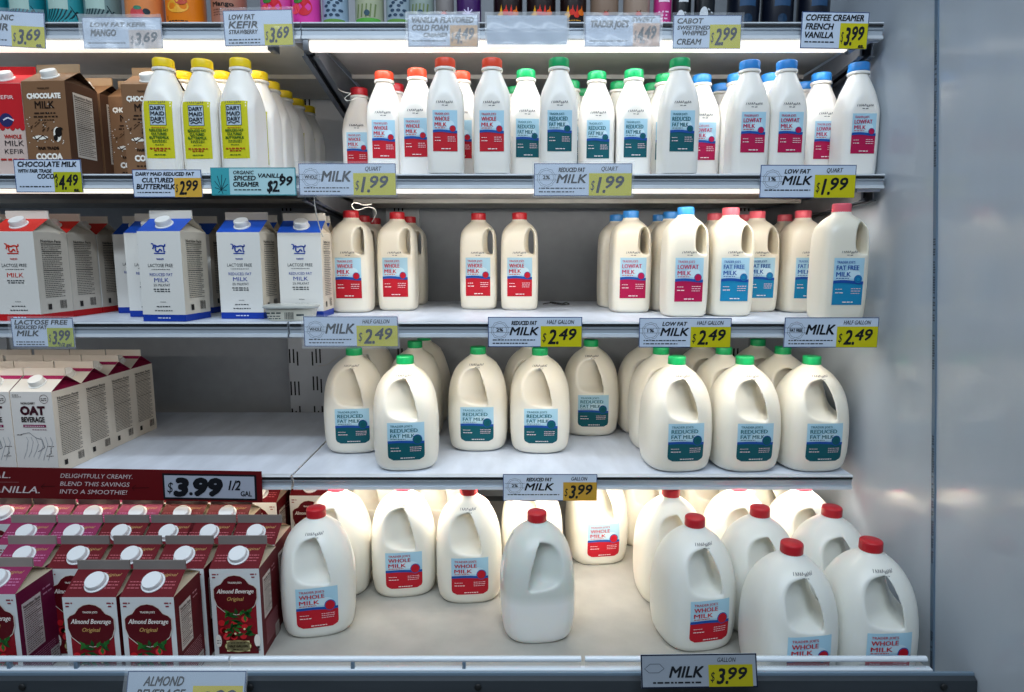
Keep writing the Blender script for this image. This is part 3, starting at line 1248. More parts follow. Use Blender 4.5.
def nutrition(p, x0, x1, z1, z0, ink_='#2a2624', bg=None, barcode=True):
    if bg:
        p.rect(x0 - .003, z0 - .003, x1 + .003, z1 + .010, bg, 0)
    p.text('Nutrition Facts', x0, z1, .0060, ink_, 2, bold=.02, fit=x1 - x0)
    z = z1 - .004
    k = 0
    while z > z0 + (.022 if barcode else 0):
        if k in (0, 4, 14):
            p.poly([(x0, z), (x1, z), (x1, z + .0016), (x0, z + .0016)], ink_, 2)
        else:
            p.greek(x0, x1 - (.0 if k % 3 else .008), z, .0014, ink_, 2, seed=k)
        z -= .0040
        k += 1
    if barcode:
        rd = random.Random(4)
        x = x1 - .018
        while x < x1:
            w = rd.choice((.0006, .0012))
            p.poly([(x, z0), (x + w, z0), (x + w, z0 + .018), (x, z0 + .018)], ink_, 2)
            x += w + .0009
        p.poly([(x0 + .004, z0), (x0 + .014, z0), (x0 + .014, z0 + .012), (x0 + .004, z0 + .012)], ink_, 2)


def front_lactose(c, words):
    p = Print()
    # little cow made of brush strokes
    p.line([(-.014, .150), (-.010, .158), (-.004, .155), (.004, .157), (.012, .155), (.013, .160)], .0030, c, 1)
    p.line([(-.008, .155), (-.008, .146), (-.003, .144), (.002, .150), (.006, .145)], .0030, c, 1)
    p.line([(.009, .157), (.010, .144), (.013, .145)], .0026, c, 1)
    p.line([(-.017, .161), (-.012, .160), (-.013, .156)], .0022, c, 1)
    p.line([(-.012, .141), (.012, .141)], .0022, c, 1)
    p.text("TRADER JOE'S", 0, .128, .0032, c, 1, 'C', bold=.02, fit=.016)
    p.text('LACTOSE FREE', 0, .113, .0070, '#3c4246', 1, 'C', fit=.054)
    p.greek(-.020, .020, .1075, .0012, '#3c4246', 1)
    z = .0945
    if len(words) > 1:
        p.text('REDUCED FAT', 0, z, .0062, c, 1, 'C', fit=.050)
        z -= .0125
        p.text('MILK', 0, z, .0088, c, 1, 'C', fit=.032)
        z -= .0090
        p.text('2% MILKFAT', 0, z, .0055, '#3c4246', 1, 'C', fit=.036)
        z -= .0070
    else:
        p.text('MILK', 0, z - .003, .0098, c, 1, 'C', fit=.036)
        z -= .0110
    p.greek(-.019, .019, z, .0022, '#3c4246', 1)
    p.greek(-.017, .017, z - .0045, .0022, '#3c4246', 1)
    p.greek(-.006, .006, .040, .0010, '#3c4246', 1)
    p.greek(-.015, .015, .030, .0020, '#3c4246', 1)
    p.greek(-.019, .019, .0215, .0020, '#3c4246', 1)
    p.greek(-.014, .014, .006, .0022, '#c9d0e6', 1)
    return p


def front_oat():
    p = Print()
    p.greek(-.042, -.026, .178, .0016, '#3a2a2a', 1)
    p.greek(-.042, -.022, .174, .0014, '#3a2a2a', 1)
    p.ring(.029, .170, .0100, .0010, '#4a4040', 1)
    p.greek(.022, .036, .170, .0018, '#4a4040', 1)
    p.greek(.023, .035, .166, .0018, '#4a4040', 1)
    p.text('NON-DAIRY', -.024, .158, .0050, '#2a2022', 1, fit=.032, bold=.02)
    p.text('OAT', -.026, .135, .0190, '#3c1622', 1, fit=.054, bold=.045)
    p.text('BEVERAGE', -.026, .118, .0120, '#2a2022', 1, fit=.052, bold=.03)
    p.rect(-.024, .106, .028, .112, '#7c1646', 1)
    p.greek(-.020, .024, .108, .0016, '#e6c8d4', 2)
    p.greek(-.004, .028, .100, .0014, '#7c1646', 1)
    # swirl of milk
    for k in range(6):
        x = -.030 + k * .011
        p.line([(x, .034 + .004 * sin(k)), (x + .008, .052), (x + .014, .070 + .006 * cos(k)), (x + .010, .084)], .0010, '#9aa0a6', 1)
    p.line([(-.030, .090), (-.012, .094), (.002, .082), (.016, .078), (.020, .060), (.004, .050)], .0012, '#6a7076', 1)
    p.greek(.026, .042, .062, .0014, '#2a2022', 1)
    p.greek(.022, .038, .040, .0014, '#2a2022', 1)
    p.greek(-.040, -.026, .088, .0014, '#2a2022', 1)
    p.line([(.034, .060), (.034, .046), (.028, .044)], .0009, '#2a2022', 1)
    return p


def front_chocolate():
    p = Print()
    p.text("TRADER JOE'S", 0, .170, .0034, '#2a1a10', 1, 'C', bold=.02, fit=.026)
    p.text('CHOCOLATE', 0, .152, .0100, '#f2ece2', 1, 'C', bold=.05, fit=.072)
    p.text('MILK', 0, .132, .0150, '#22140c', 1, 'C', bold=.022, fit=.042)
    p.greek(-.024, .026, .121, .0030, '#2a1a10', 1)
    p.greek(-.026, .026, .114, .0030, '#2a1a10', 1)
    p.greek(-.017, .017, .108, .0018, '#2a1a10', 1)
    # cow: white shape with black patches
    p.disc(-.016, .074, .017, '#ece6da', 1, rz=.0040)
    p.line([(-.030, .078), (-.024, .070), (-.010, .078), (.000, .071)], .0020, '#2a1a10', 2)
    p.disc(.022, .080, .0085, '#ece6da', 1, rz=.015)
    p.disc(.025, .084, .0075, '#15100e', 2, rz=.0095)
    p.disc(.018, .073, .0045, '#15100e', 2, rz=.006)
    p.disc(.029, .091, .0060, '#15100e', 3, rz=.003)
    rd = random.Random(9)
    for k in range(30):
        p.disc(rd.uniform(-.042, .042), rd.uniform(.055, .165), .0011, '#ece6da', 1, n=6)
    for k in range(16):
        x, z = rd.uniform(-.038, .010), rd.uniform(.085, .102)
        p.line([(x, z), (x + .005, z + .004)], .0012, '#3a2415', 1)
    p.text('FAIR TRADE', 0, .050, .0055, '#22140c', 1, 'C', bold=.04, fit=.044)
    p.text('COCOA', 0, .030, .0120, '#f2ece2', 1, 'C', bold=.05, fit=.056)
    p.greek(-.026, .026, .018, .0030, '#2a1a10', 1)
    return p


def front_almond():
    p = Print()
    cr, dk = '#560b15', '#4c0a12'
    h = .047
    # crest outline: stepped arch over a tall field
    L = [(-.041, .128), (-.041, .146), (-.036, .152), (-.027, .156), (-.020, .166), (-.011, .172), (0, .174),
         (.011, .172), (.020, .166), (.027, .156), (.036, .152), (.041, .146), (.041, .128), (.036, .112), (.022, .099), (0, .093), (-.022, .099), (-.036, .112)]
    p.rect(-.038, .012, .038, .122, '#861420', 0)
    p.rect(-.038, .012, .038, .050, '#5c0c16', 1)
    p.poly(L, cr, 2)
    p.line(L + [L[0]], .0012, '#d8ccc0', 3)
    p.text("TRADER JOE'S", 0, .157, .0036, '#e8dcd0', 3, 'C', bold=.02, fit=.026)
    p.text('Almond Beverage', 0, .137, .0095, '#f4ece4', 3, 'C', shear=.35, fit=.070, bold=.012)
    p.text('Original', 0, .122, .0080, '#c8a060', 3, 'C', shear=.35, fit=.032, bold=.012)
    # leaves and berries
    rd = random.Random(2)
    for k in range(26):
        a = rd.uniform(0, pi)
        x, z = rd.uniform(-.027, .027), rd.uniform(.050, .104)
        for q in range(1):
            dx, dz = .011 * cos(a), .0075 * sin(a)
            nx, nz = -.0035 * sin(a), .0035 * cos(a)
            p.poly([(x - dx, z - dz), (x + nx, z + nz), (x + dx, z + dz), (x - nx, z - nz)], rd.choice(('#1f5a24', '#2c6e2c', '#174a20')), 4)
    for k in range(12):
        p.disc(rd.uniform(-.031, .031), rd.uniform(.046, .088), .0065, rd.choice(('#c8202a', '#d8323a', '#8c1420')), 3, n=12)
    for k in range(4):
        p.disc(rd.uniform(-.026, .020), rd.uniform(.050, .070), .0022, '#e8d9b0', 4, n=8)
    p.rect(-.022, .018, .022, .040, '#d9cf9a', 5)
    p.disc(0, .029, .026, '#d9cf9a', 5, rz=.0125)
    p.ring(0, .029, .026, .0012, '#7a6a30', 6, rz=.48)
    p.text('HALF GALLON', 0, .027, .0046, '#2a2010', 6, 'C', bold=.03, fit=.036)
    p.greek(-.014, .014, .035, .0016, '#2a2010', 6)
    p.greek(-.010, .010, .021, .0016, '#2a2010', 6)
    for s in (-1, 1):
        p.disc(s * .037, .040, .006, '#ece8e0', 4, rz=.013)
    p.greek(-.040, -.033, .040, .0016, '#3a3030', 6)
    p.greek(-.040, -.033, .035, .0016, '#3a3030', 6)
    p.greek(.033, .042, .020, .0016, '#3a3030', 6)
    p.rect(.036, .024, .041, .029, '#3a3030', 6)
    p.greek(-.042, -.030, .174, .0024, '#8c2a34', 1)
    p.greek(-.042, -.032, .168, .0024, '#8c2a34', 1)
    p.greek(.030, .042, .174, .0024, '#8c2a34', 1)
    p.greek(.032, .041, .168, .0024, '#8c2a34', 1)
    return p


def side_print(kind):
    p = Print()
    if kind == 'lactose':
        nutrition(p, -.030, .026, .164, .022)
    elif kind == 'oat':
        nutrition(p, -.033, .033, .166, .014)
    elif kind == 'chocolate':
        nutrition(p, -.024, .026, .158, .040, '#4a3a30', '#c9bfb2', False)
    elif kind == 'almond':
        nutrition(p, -.030, .004, .150, .078, '#4a3430', '#d6cbc2', False)
        for k in range(12):
            p.greek(-.030, .034, .066 - k * .0042, .0014, '#c88a90', 2, seed=k)
        p.greek(.014, .030, .158, .003, '#c88a90', 2)
        p.greek(.014, .030, .150, .002, '#c88a90', 2)
        p.rect(.016, .008, .038, .034, '#b9aea6', 3)
        for k in range(4):
            p.greek(.018, .036, .012 + k * .005, .0018, '#3a3030', 4, seed=k)
    elif kind == 'magenta':
        nutrition(p, -.034, .006, .150, .064, '#4a3430', '#d6c8c8', False)
        for k in range(11):
            p.greek(-.030, .034, .052 - k * .0042, .0014, '#c080a0', 2, seed=k)
        p.greek(.014, .036, .160, .003, '#c080a0', 2)
        p.greek(.014, .036, .150, .003, '#c080a0', 2)
        p.rect(.018, .008, .040, .038, '#c9bfc2', 3)
        for k in range(5):
            p.greek(.020, .038, .012 + k * .005, .0018, '#3a3030', 4, seed=k)
    return p


def roof_print(kind):
    """writing on the front slope; x right, z along the slope from the lower edge"""
    p = Print()
    if kind in ('almond', 'magenta'):
        c = '#b8606a' if kind == 'almond' else '#c87aa4'
        p.text('Original', .020, .040, .0062, '#b8935c', 1, 'C', shear=.35, fit=.034)
        for s in (-1, 1):
            for k in range(3):
                p.greek(s * .030 - .012, s * .030 + .010, .016 + k * .006, .0018, c, 1, seed=k + s)
        p.greek(-.012, .012, .046, .0014, c, 1)
    if kind == 'oat':
        p.rect(-CW / 2 + .0005, .0415, CW / 2 - .0005, .0535, '#981450', 1)
    return p


SL = sqrt((CR - CH) ** 2 + (CW / 2) ** 2)
SA = atan2(CR - CH, CW / 2)      # slope angle from horizontal


def on_slope(p, name, lift=.0004):
    def fn(x, s, L):
        y = -CW / 2 + s * cos(SA)
        z = CH + s * sin(SA)
        n = (0, -sin(SA), cos(SA))
        d = .0004 + lift * L
        return (x, y + n[1] * d, z + n[2] * d)
    return p.mesh(name, fn)


def on_side(p, name, s=1, lift=.0004):
    return p.mesh(name, lambda x, z, L: (s * (CW / 2 + .0004 + lift * L), s * x, z))


def on_front(p, name, lift=.0004):
    return p.mesh(name, lambda x, z, L: (x, -CW / 2 - .0004 - lift * L, z))


def spout_mesh(r=.0155, h=.014, c='#e6e6e2'):
    bm = bmesh.new()
    n = 40
    def rg(rad, z, rib=0):
        return [((rad - (rib if i % 2 else 0)) * cos(2 * pi * i / n), (rad - (rib if i % 2 else 0)) * sin(2 * pi * i / n), z) for i in range(n)]
    rings(bm, [rg(r * 1.16, 0), rg(r * 1.16, .002), rg(r, .0025, .0005), rg(r, h * .85, .0005), rg(r * .93, h)])
    return to_mesh('spout_cap', bm, mat('cap_' + c[1:], c, .4), 45)


MESH['spout'] = spout_mesh()
MESH['spout_big'] = spout_mesh(.0170, .011, '#dfe2e4')
CK = {}
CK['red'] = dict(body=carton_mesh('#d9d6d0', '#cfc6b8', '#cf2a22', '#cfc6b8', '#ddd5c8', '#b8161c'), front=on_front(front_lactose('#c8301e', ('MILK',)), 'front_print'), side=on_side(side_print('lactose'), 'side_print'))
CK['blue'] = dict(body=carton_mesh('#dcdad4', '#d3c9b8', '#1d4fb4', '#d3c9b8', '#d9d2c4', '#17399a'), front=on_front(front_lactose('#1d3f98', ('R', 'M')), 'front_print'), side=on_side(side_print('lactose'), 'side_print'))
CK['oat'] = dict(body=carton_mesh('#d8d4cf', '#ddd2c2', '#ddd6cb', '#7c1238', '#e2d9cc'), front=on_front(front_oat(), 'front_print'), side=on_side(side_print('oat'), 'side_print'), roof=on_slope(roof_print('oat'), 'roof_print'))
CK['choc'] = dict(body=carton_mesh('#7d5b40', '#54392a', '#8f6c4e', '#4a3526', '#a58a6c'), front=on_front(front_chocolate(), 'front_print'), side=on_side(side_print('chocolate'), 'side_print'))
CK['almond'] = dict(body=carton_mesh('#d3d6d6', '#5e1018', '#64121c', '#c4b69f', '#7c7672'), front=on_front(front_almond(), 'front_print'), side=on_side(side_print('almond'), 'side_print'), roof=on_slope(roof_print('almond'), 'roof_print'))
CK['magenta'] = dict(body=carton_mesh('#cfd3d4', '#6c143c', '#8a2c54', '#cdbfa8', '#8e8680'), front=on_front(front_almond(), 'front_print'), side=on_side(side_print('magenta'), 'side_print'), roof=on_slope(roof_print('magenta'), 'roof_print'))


def carton(kind, S, x, Yf, label, group, rz=0, spout='spout', name='milk_carton', cat='milk carton'):
    """Yf = y of the front face"""
    t = thing(name, label, cat, (0, 0, 0), group=group)
    P = place_base(S, x, Yf + CW / 2)
    t.matrix_world = Matrix.Translation(P) @ Matrix.Rotation(S[2], 4, 'X') @ Matrix.Rotation(R(rz), 4, 'Z')
    k = CK[kind]
    link('carton_body', k['body'], t)
    link('front_print', k['front'], t)
    link('side_print', k['side'], t)
    if 'roof' in k:
        link('roof_print', k['roof'], t)
    s = SL * .50
    c = link('spout_cap', MESH[spout], t, (0, -CW / 2 + s * cos(SA), CH + s * sin(SA)), (SA, 0, 0))
    return t


def cx(px, zc):
    return (px - 512) / F * zc


def fx(px, S, yf):
    """x of a carton whose front top edge is centred on pixel column px"""
    return (px - 512) / F * (yf * cp - (S[1] + CH - EYE) * sp)


# lactose free whole milk, red
for i, (x, yf, s) in enumerate([
    (fx(12, S3, 1.345), 1.345, "red and white lactose free milk carton, front one at the third shelf's left end"),
    (fx(12, S3, 1.345) + .002, 1.442, 'red and white lactose free milk carton, second in the right-hand red column'),
    (fx(12, S3, 1.345) + .004, 1.539, 'red and white lactose free milk carton, third and last before the blue cartons'),
    (-1.152, 1.360, "red topped milk carton cut by the photo's left edge, beside the front red one"),
    (-1.152, 1.458, 'red topped milk carton second back in the column at the left edge'),
    (-1.152, 1.556, 'red topped milk carton third back in the column at the left edge'),
]):
    carton('red', S3, x, yf, s, 'red lactose free cartons', (-3, -2, 0, 0, 0, 0)[i])
# lactose free reduced fat, blue
for i, (x, yf, s) in enumerate([
    (fx(160, S3, 1.335), 1.335, 'blue and white reduced fat lactose free carton, front one standing proud of the shelf edge'),
    (fx(145, S3, 1.434), 1.434, 'blue and white carton directly behind the front blue one, left shoulder showing'),
    (fx(132, S3, 1.532), 1.532, 'farthest blue and white carton at the left of the blue group'),
    (fx(189, S3, 1.530), 1.530, 'blue and white carton seen between the front one and the middle one'),
    (fx(238.5, S3, 1.390), 1.390, 'blue and white reduced fat carton in the middle, behind the plastic tub'),
    (fx(298, S3, 1.420), 1.420, 'blue and white reduced fat carton on the right beside the half gallon jugs'),
    (fx(250, S3, 1.490), 1.490, 'blue and white carton hidden behind the middle one'),
    (fx(305, S3, 1.520), 1.520, 'blue and white carton hidden behind the right one'),
]):
    carton('blue', S3, x, yf, s, 'blue lactose free cartons', (-5, -2, 0, 0, -2, 2, 0, 0)[i])
# chocolate
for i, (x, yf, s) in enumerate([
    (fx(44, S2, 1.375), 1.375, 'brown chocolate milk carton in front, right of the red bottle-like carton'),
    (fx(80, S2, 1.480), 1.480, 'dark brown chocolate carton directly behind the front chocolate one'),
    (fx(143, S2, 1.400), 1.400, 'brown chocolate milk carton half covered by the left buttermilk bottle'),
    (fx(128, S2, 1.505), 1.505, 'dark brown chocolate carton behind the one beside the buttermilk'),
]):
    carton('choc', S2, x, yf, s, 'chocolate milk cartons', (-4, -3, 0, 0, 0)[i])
# oat: columns going left, rows going back
names_r = ['front row', 'second row', 'third row', 'fourth row']
names_c = ['rightmost column', 'second column from the right', 'third column from the right', 'leftmost column']
for r_ in range(4):
    for c_ in range(4):
        if c_ - r_ > 1 or (c_ == 3 and r_ < 2):
            continue
        x = fx(32, S4, 1.378) - c_ * .0985 + (.002 * ((r_ * 3 + c_) % 3 - 1))
        carton('oat', S4, x + r_ * .0015, 1.378 + r_ * .096, 'oat beverage carton with magenta gable, %s, %s' % (names_c[c_], names_r[r_]),
               'oat beverage cartons', (-2 if c_ == 0 else 0), name='oat_beverage_carton', cat='oat beverage carton')
# almond
GA = 'almond beverage cartons'


def alm(kind, x, yf, s, rz=0):
    carton(kind, S5, x, yf, s, GA, rz, 'spout_big', 'almond_beverage_carton', 'almond beverage carton')


Y1 = 1.043
alm('almond', -.6365, Y1, 'red almond beverage carton in the front row, right one', 0)
alm('almond', -.7370, Y1, 'red almond beverage carton in the front row, left of the right one', 0)
alm('magenta', -.9200, Y1 + .01, 'carton with magenta side at the left edge of the front row', 0)
alm('magenta', -1.030, Y1 + .01, 'carton cut off by the left edge of the photo, bottom deck front row', 0)
nm_ = ['rightmost', 'second from the right', 'third from the right', 'fourth from the right', 'fifth from the right', 'sixth from the right', 'seventh from the right', 'eighth from the right']
for k, x in enumerate([-.529, -.633, -.735, -.838, -.942]):
    alm('almond' if k < 4 else 'magenta', x, 1.145, '%s almond beverage carton in second row, %s' % ('red' if k < 4 else 'magenta', nm_[k] + (', beside the gallon jug' if k == 0 else '')), (1, 0, 0, 0, 0)[k])
for k, x in enumerate([-.535, -.6325, -.718, -.817, -.916, -1.015]):
    alm('almond' if k < 4 else 'magenta', x, 1.247, '%s almond beverage carton in third row, %s' % ('red' if k < 4 else 'magenta', nm_[k]))
for k, x in enumerate([-.640, -.742, -.842, -.942, -1.042, -1.142]):
    alm('almond' if k < 2 else 'magenta', x, 1.350, '%s almond beverage carton in fourth row, %s' % ('red' if k < 2 else 'magenta', nm_[k]))
for k, x in enumerate([-.505, -.615, -.725, -.83, -.935, -1.04]):
    alm('almond' if k < 4 else 'magenta', x, 1.475 if k else 1.52, '%s almond beverage carton in fifth row under the red sale banner, %s' % ('red' if k < 4 else 'magenta', nm_[k]))
# red and pink carton at the far left of the second shelf


def kefir_front():
    p = Print()
    p.rect(-CW / 2 + .0003, .096, CW / 2 - .0003, CH - .0005, '#c02028', 0)
    n = 9
    for i in range(n):
        a = -CW / 2 + CW * i / n
        p.disc(a + CW / n / 2, .096 + .003 * (i % 2), CW / n * .5, '#c02028', 1, n=12)
    p.disc(.010, .112, .014, '#2a2a5c', 2)
    p.line([(.004, .112), (.014, .117), (.026, .111)], .003, '#d8d4e4', 3)
    p.text('KEFIR', -.006, .154, .008, '#f0d8d4', 3, fit=.036)
    p.text('WHOLE', .002, .075, .0080, '#b8302c', 2, 'L', bold=.03, fit=.036)
    p.text('MILK', .002, .060, .0115, '#3a3436', 2, fit=.040)
    p.text('KEFIR', .000, .044, .0100, '#3a3436', 2, fit=.040)
    p.greek(-.010, .040, .030, .004, '#b8302c', 2)
    return p


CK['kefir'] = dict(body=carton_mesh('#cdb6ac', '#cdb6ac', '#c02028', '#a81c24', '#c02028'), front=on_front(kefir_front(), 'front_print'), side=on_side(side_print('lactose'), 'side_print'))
carton('kefir', S2, fx(-2, S2, 1.392), 1.392, 'red and pale pink carton at the far left of the second shelf', None)

# ------------------------------------------------------------------ small plastic tub on the third shelf
tb = thing('plastic_tub', 'small flat white plastic tub with lid lying before the blue cartons', 'tub', place_base(S3, cx(287, 1.345), 1.372), (0, 0, R(6)))
bm = bmesh.new()
rings(bm, [superring(r, r * .62, z, 3.2, 40) for z, r in ((0, .045), (.004, .048), (.026, .053), (.028, .054))])
link('tub_body', to_mesh('tub_body', bm, mat('tub_plastic', '#c9c5b6', .4), 40), tb)
bm = bmesh.new()
rings(bm, [superring(r, r * .64, z, 3.2, 40) for z, r in ((.026, .056), (.0275, .058), (.031, .058), (.0325, .056), (.0315, .050), (.0310, .02))])
link('lid', to_mesh('lid', bm, mat('tub_lid', '#b8bab4', .3), 40), tb)
p = Print()
p.greek(-.040, -.006, .017, .003, '#2c3a3c', 1)
p.greek(-.040, -.010, .011, .002, '#2c3a3c', 1, seed=3)
p.greek(-.036, -.012, .006, .002, '#2c3a3c', 1, seed=6)
rd = random.Random(1)
x = -.004
while x < .014:
    w = rd.choice((.0008, .0015))
    p.rect(x, .005, x + w, .020, '#20282a', 1)
    x += w + .001
p.greek(.020, .038, .012, .004, '#2c3a3c', 1)
bv = bvh_of(tb.children[0].data)
link('label', p.wrap('label', bv, base=.0008), tb)

# ------------------------------------------------------------------ hanging cords and stray wires
def seg(pts2, Y):
    return [tuple(at_y(a, b, Y + (c if c else 0))) for a, b, c in pts2]


tag(link('string', tube_mesh('string', seg([(314, 197, 0), (315, 208, 0), (318, 222, 0.01), (321, 232, 0.02), (323, 237, 0.02)], S2[0] + .004), .0011, M_CORD)),
    'white string hanging from the second shelf before the blue carton', 'string')
tag(link('power_cord', tube_mesh('power_cord', seg([(372, 222, .05), (377, 214, .04), (375, 208, .03), (366, 207, .03), (358, 211, .03), (352, 208, .03), (352, 203, .03), (358, 203, .03), (364, 206, .04), (372, 204, .06)], S2[0] + .02), .0009, M_CORD)),
    'thin white cord looped above the leftmost red-capped half gallon', 'cord')
tag(link('power_cord', tube_mesh('power_cord', seg([(338, 89, .12), (344, 93, .1), (352, 93, .08), (347, 96, .08), (344, 99, .08), (348, 102, .08), (356, 98, .1)], S2[0] + .03), .0009, M_CORD)),
    'white cord hook beside the leftmost red-capped quart', 'cord')
wp = seg([(543, 304, 0), (552, 302, .02), (560, 305, 0), (566, 302, .03), (571, 305, .01), (553, 304, 0), (548, 301, .02), (566, 304.5, .02)], 1.60)
wp = [(a, b, max(c_, S3[1] + .003)) for a, b, c_ in wp]
tag(link('wire_clip', tube_mesh('wire_clip', wp, .0014, M_WIRE)), 'small tangle of black wire lying on the third shelf behind the isolated pair', 'wire')
q = [tuple(at_y(a, b, BACK_Y - .06)) for a, b in ((318, 366), (325, 366), (333, 361), (340, 356))]
tag(link('power_cord', tube_mesh('power_cord', q, .0011, M_CORD)), 'short white cord against the slotted panel behind the leftmost green-capped jug', 'cord')

# ------------------------------------------------------------------ price cards
def card(px0, py0, px1, py1, Yc, art, label, sleeve=0.0, tilt=0, name='price_card', lean=0, tail=None):
    """a card seen at these corners when it stands at depth Yc"""
    a = at_y((px0 + px1) / 2, (py0 + py1) / 2, Yc)
    zc = Yc * cp - (a.z - EYE) * sp
    w = (px1 - px0) / F * zc
    h = (py1 - py0) / F * zc / cos(atan2(EYE - a.z, Yc) - 0)
    t = thing(name, label, 'price card', a, (R(lean), R(tilt), 0), 'price cards on the shelf rails')
    p = Print(.2)
    art(p, w, h)
    bm = bmesh.new()
    box(bm, -w / 2, w / 2, 0, .0008, -h / 2, h / 2)
    link('card', to_mesh('card', bm, ink('#c8d2dc')), t)
    link('printing', p.flat('printing', .00025), t)
    if sleeve:
        bm = bmesh.new()
        nx, ny = 24, 6
        rd = random.Random(int(px0))
        e = .004
        g = {}
        for i in range(nx + 1):
            for j in range(ny + 1):
                x = -w / 2 - e + (w + 2 * e) * i / nx
                z = -h / 2 - e + (h + 2 * e) * j / ny
                A = min(sleeve, 1.2) * .0022
                g[i, j] = bm.verts.new((x, -.0025 - A * (1.6 + sin(j * 1.9 + px0) + .6 * sin(i * .8 + px0 + j)), z))
        for i in range(nx):
            for j in range(ny):
                bm.faces.new((g[i, j], g[i + 1, j], g[i + 1, j + 1], g[i, j + 1]))
        me = to_mesh('plastic_sleeve', bm, M_GLARE if sleeve > 1 else M_GLAZE, 180)
        link('plastic_sleeve', me, t)
    return t


NAVY = '#1c3c74'
BLK = '#14181e'


def frame(p, w, h, bg='#c2cfe0', fr=NAVY, t=.0016):
    p.rect(-w / 2, -h / 2, w / 2, h / 2, fr, 0)
    p.rect(-w / 2 + t, -h / 2 + t, w / 2 - t, h / 2 - t, bg, 1)


def price(p, x0, z0, x1, z1, s, bg='#c4bc12', L=2, cents=None, dollar=True):
    p.rect(x0, z0, x1, z1, bg, L)
    H = z1 - z0
    a, b = s.split('.')
    xw = x1 - x0
    xx = x0 + xw * .04
    if dollar:
        p.text('$', xx, z0 + H * .25, H * .45, BLK, L + 1, shear=.2, fit=xw * .10)
        xx += xw * .14
    p.text(a + '.', xx, z0 + H * .14, H * .72, BLK, L + 1, shear=.25, bold=.022, fit=xw * (.25 if a != '1' else .20))
    xx += xw * (.27 if a != '1' else .22)
    p.text(b, xx, z0 + H * .34, H * .56, BLK, L + 1, shear=.22, bold=.022, fit=xw * .42)


def milk_card(badge, top, size, amount, small=2, patch='#c4bc12', patchw=.44, badgeface=True):
    def art(p, w, h):
        frame(p, w, h)
        xs = w / 2 - w * patchw
        bx, bz, br = -w / 2 + w * .125, h * .06, h * .27
        # ribbon badge: ring with zigzag edge and a banner across
        n = 10
        for k in range(n):
            a0, a1 = 2 * pi * k / n, 2 * pi * (k + 1) / n
            am = (a0 + a1) / 2
            p.line([(bx + br * cos(a0), bz + br * sin(a0)), (bx + br * 1.1 * cos(am), bz + br * 1.1 * sin(am)), (bx + br * cos(a1), bz + br * sin(a1))], .0006, '#3a4450', 2)
        p.ring(bx, bz, br * .86, .0006, '#3a4450', 2)
        p.line([(bx - br * 1.35, bz - br * .25), (bx + br * 1.35, bz - br * .25)], .0006, '#3a4450', 2)
        p.line([(bx - br * 1.35, bz + br * .35), (bx + br * 1.35, bz + br * .35)], .0006, '#3a4450', 2)
        p.text(badge, bx, bz - br * .14, br * .42, BLK, 3, 'C', bold=.03, fit=br * (1.45 if len(badge) > 2 else .8))
        if top:
            p.text(top, -w / 2 + w * .25, h * .24, h * .135, BLK, 3, shear=.25, bold=.03, fit=w * .27)
        p.text('MILK', -w / 2 + w * .23, -h * .10 if top else -h * .06, h * (.28 if top else .34), BLK, 3, shear=.25, bold=.022, fit=w * .31)
        for k in range(small):
            p.greek(-w / 2 + w * .05, xs - w * .04 - k * w * .10, -h * .28 - k * h * .11, h * .035, BLK, 3, seed=k)
        p.text(size, (xs + w / 2) / 2 - w * .01, h * .27, h * .14, BLK, 3, 'C', shear=.25, bold=.01, fit=w * (.17 if len(size) < 7 else .29))
        price(p, xs, -h / 2 + .0006, w / 2 - .0008, h * .20, amount, patch)
    return art


def word_card(lines, amount, patchw=.42, patch='#c4bc12', bg='#c2cfe0', fr=NAVY, ph=.6, ptop=None, small=1, sub=None):
    def art(p, w, h):
        frame(p, w, h, bg, fr)
        xs = w / 2 - w * patchw
        for (s, x, z, hh, fw) in lines:
            p.text(s, -w / 2 + w * x, -h / 2 + h * z, h * hh, BLK, 3, shear=.22, bold=.03, fit=w * fw)
        for k in range(small):
            p.greek(-w / 2 + w * .06, xs - w * .05, -h / 2 + h * (.16 - k * .09), h * .035, BLK, 3, seed=k)
        if amount:
            price(p, xs, -h / 2 + .0006, w / 2 - .0010, -h / 2 + h * ph, amount, patch)
        if sub:
            p.text(sub, w / 2 - w * .05, -h / 2 + h * .03, h * .12, BLK, 5, 'R', shear=.2, bold=.03)
    return art


yr1, yr2, yr3, yr4 = S1[0] - .006, S2[0] - .006, S3[0] - .006, S4[0] - .006
card(-22, 13, 45, 45, yr1, word_card([('ORGANIC', .05, .74, .16, .5), ('KEFIR', .05, .45, .20, .4)], '3.69', .50, sub='ea.'), 'price card reading 3.69 in a glossy sleeve at the top left edge', .8, 3)
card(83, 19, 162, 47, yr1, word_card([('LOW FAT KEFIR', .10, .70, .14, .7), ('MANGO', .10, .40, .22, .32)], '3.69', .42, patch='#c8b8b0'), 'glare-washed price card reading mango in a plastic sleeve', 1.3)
card(224, 12, 293, 44, yr1, word_card([('LOW FAT', .08, .74, .15, .38), ('KEFIR', .07, .50, .20, .42), ('STRAWBERRY', .07, .34, .12, .42)], '3.69', .42, small=2), 'price card reading low fat kefir, below the pink bottles', .5, -1)
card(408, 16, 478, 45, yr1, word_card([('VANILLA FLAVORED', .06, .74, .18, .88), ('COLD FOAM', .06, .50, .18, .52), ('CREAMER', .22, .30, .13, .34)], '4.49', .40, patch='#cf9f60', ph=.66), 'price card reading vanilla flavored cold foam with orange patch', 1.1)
card(487, 17, 567, 43, yr1, lambda p, w, h: (p.rect(-w / 2, -h / 2, w / 2, h / 2, '#a8b6c6', 0), p.rect(-w / 2, -h * .02, w / 2, h * .06, '#7d90a6', 1)), 'blank glare-washed plastic sleeve in the middle of the top rail', 1.6)
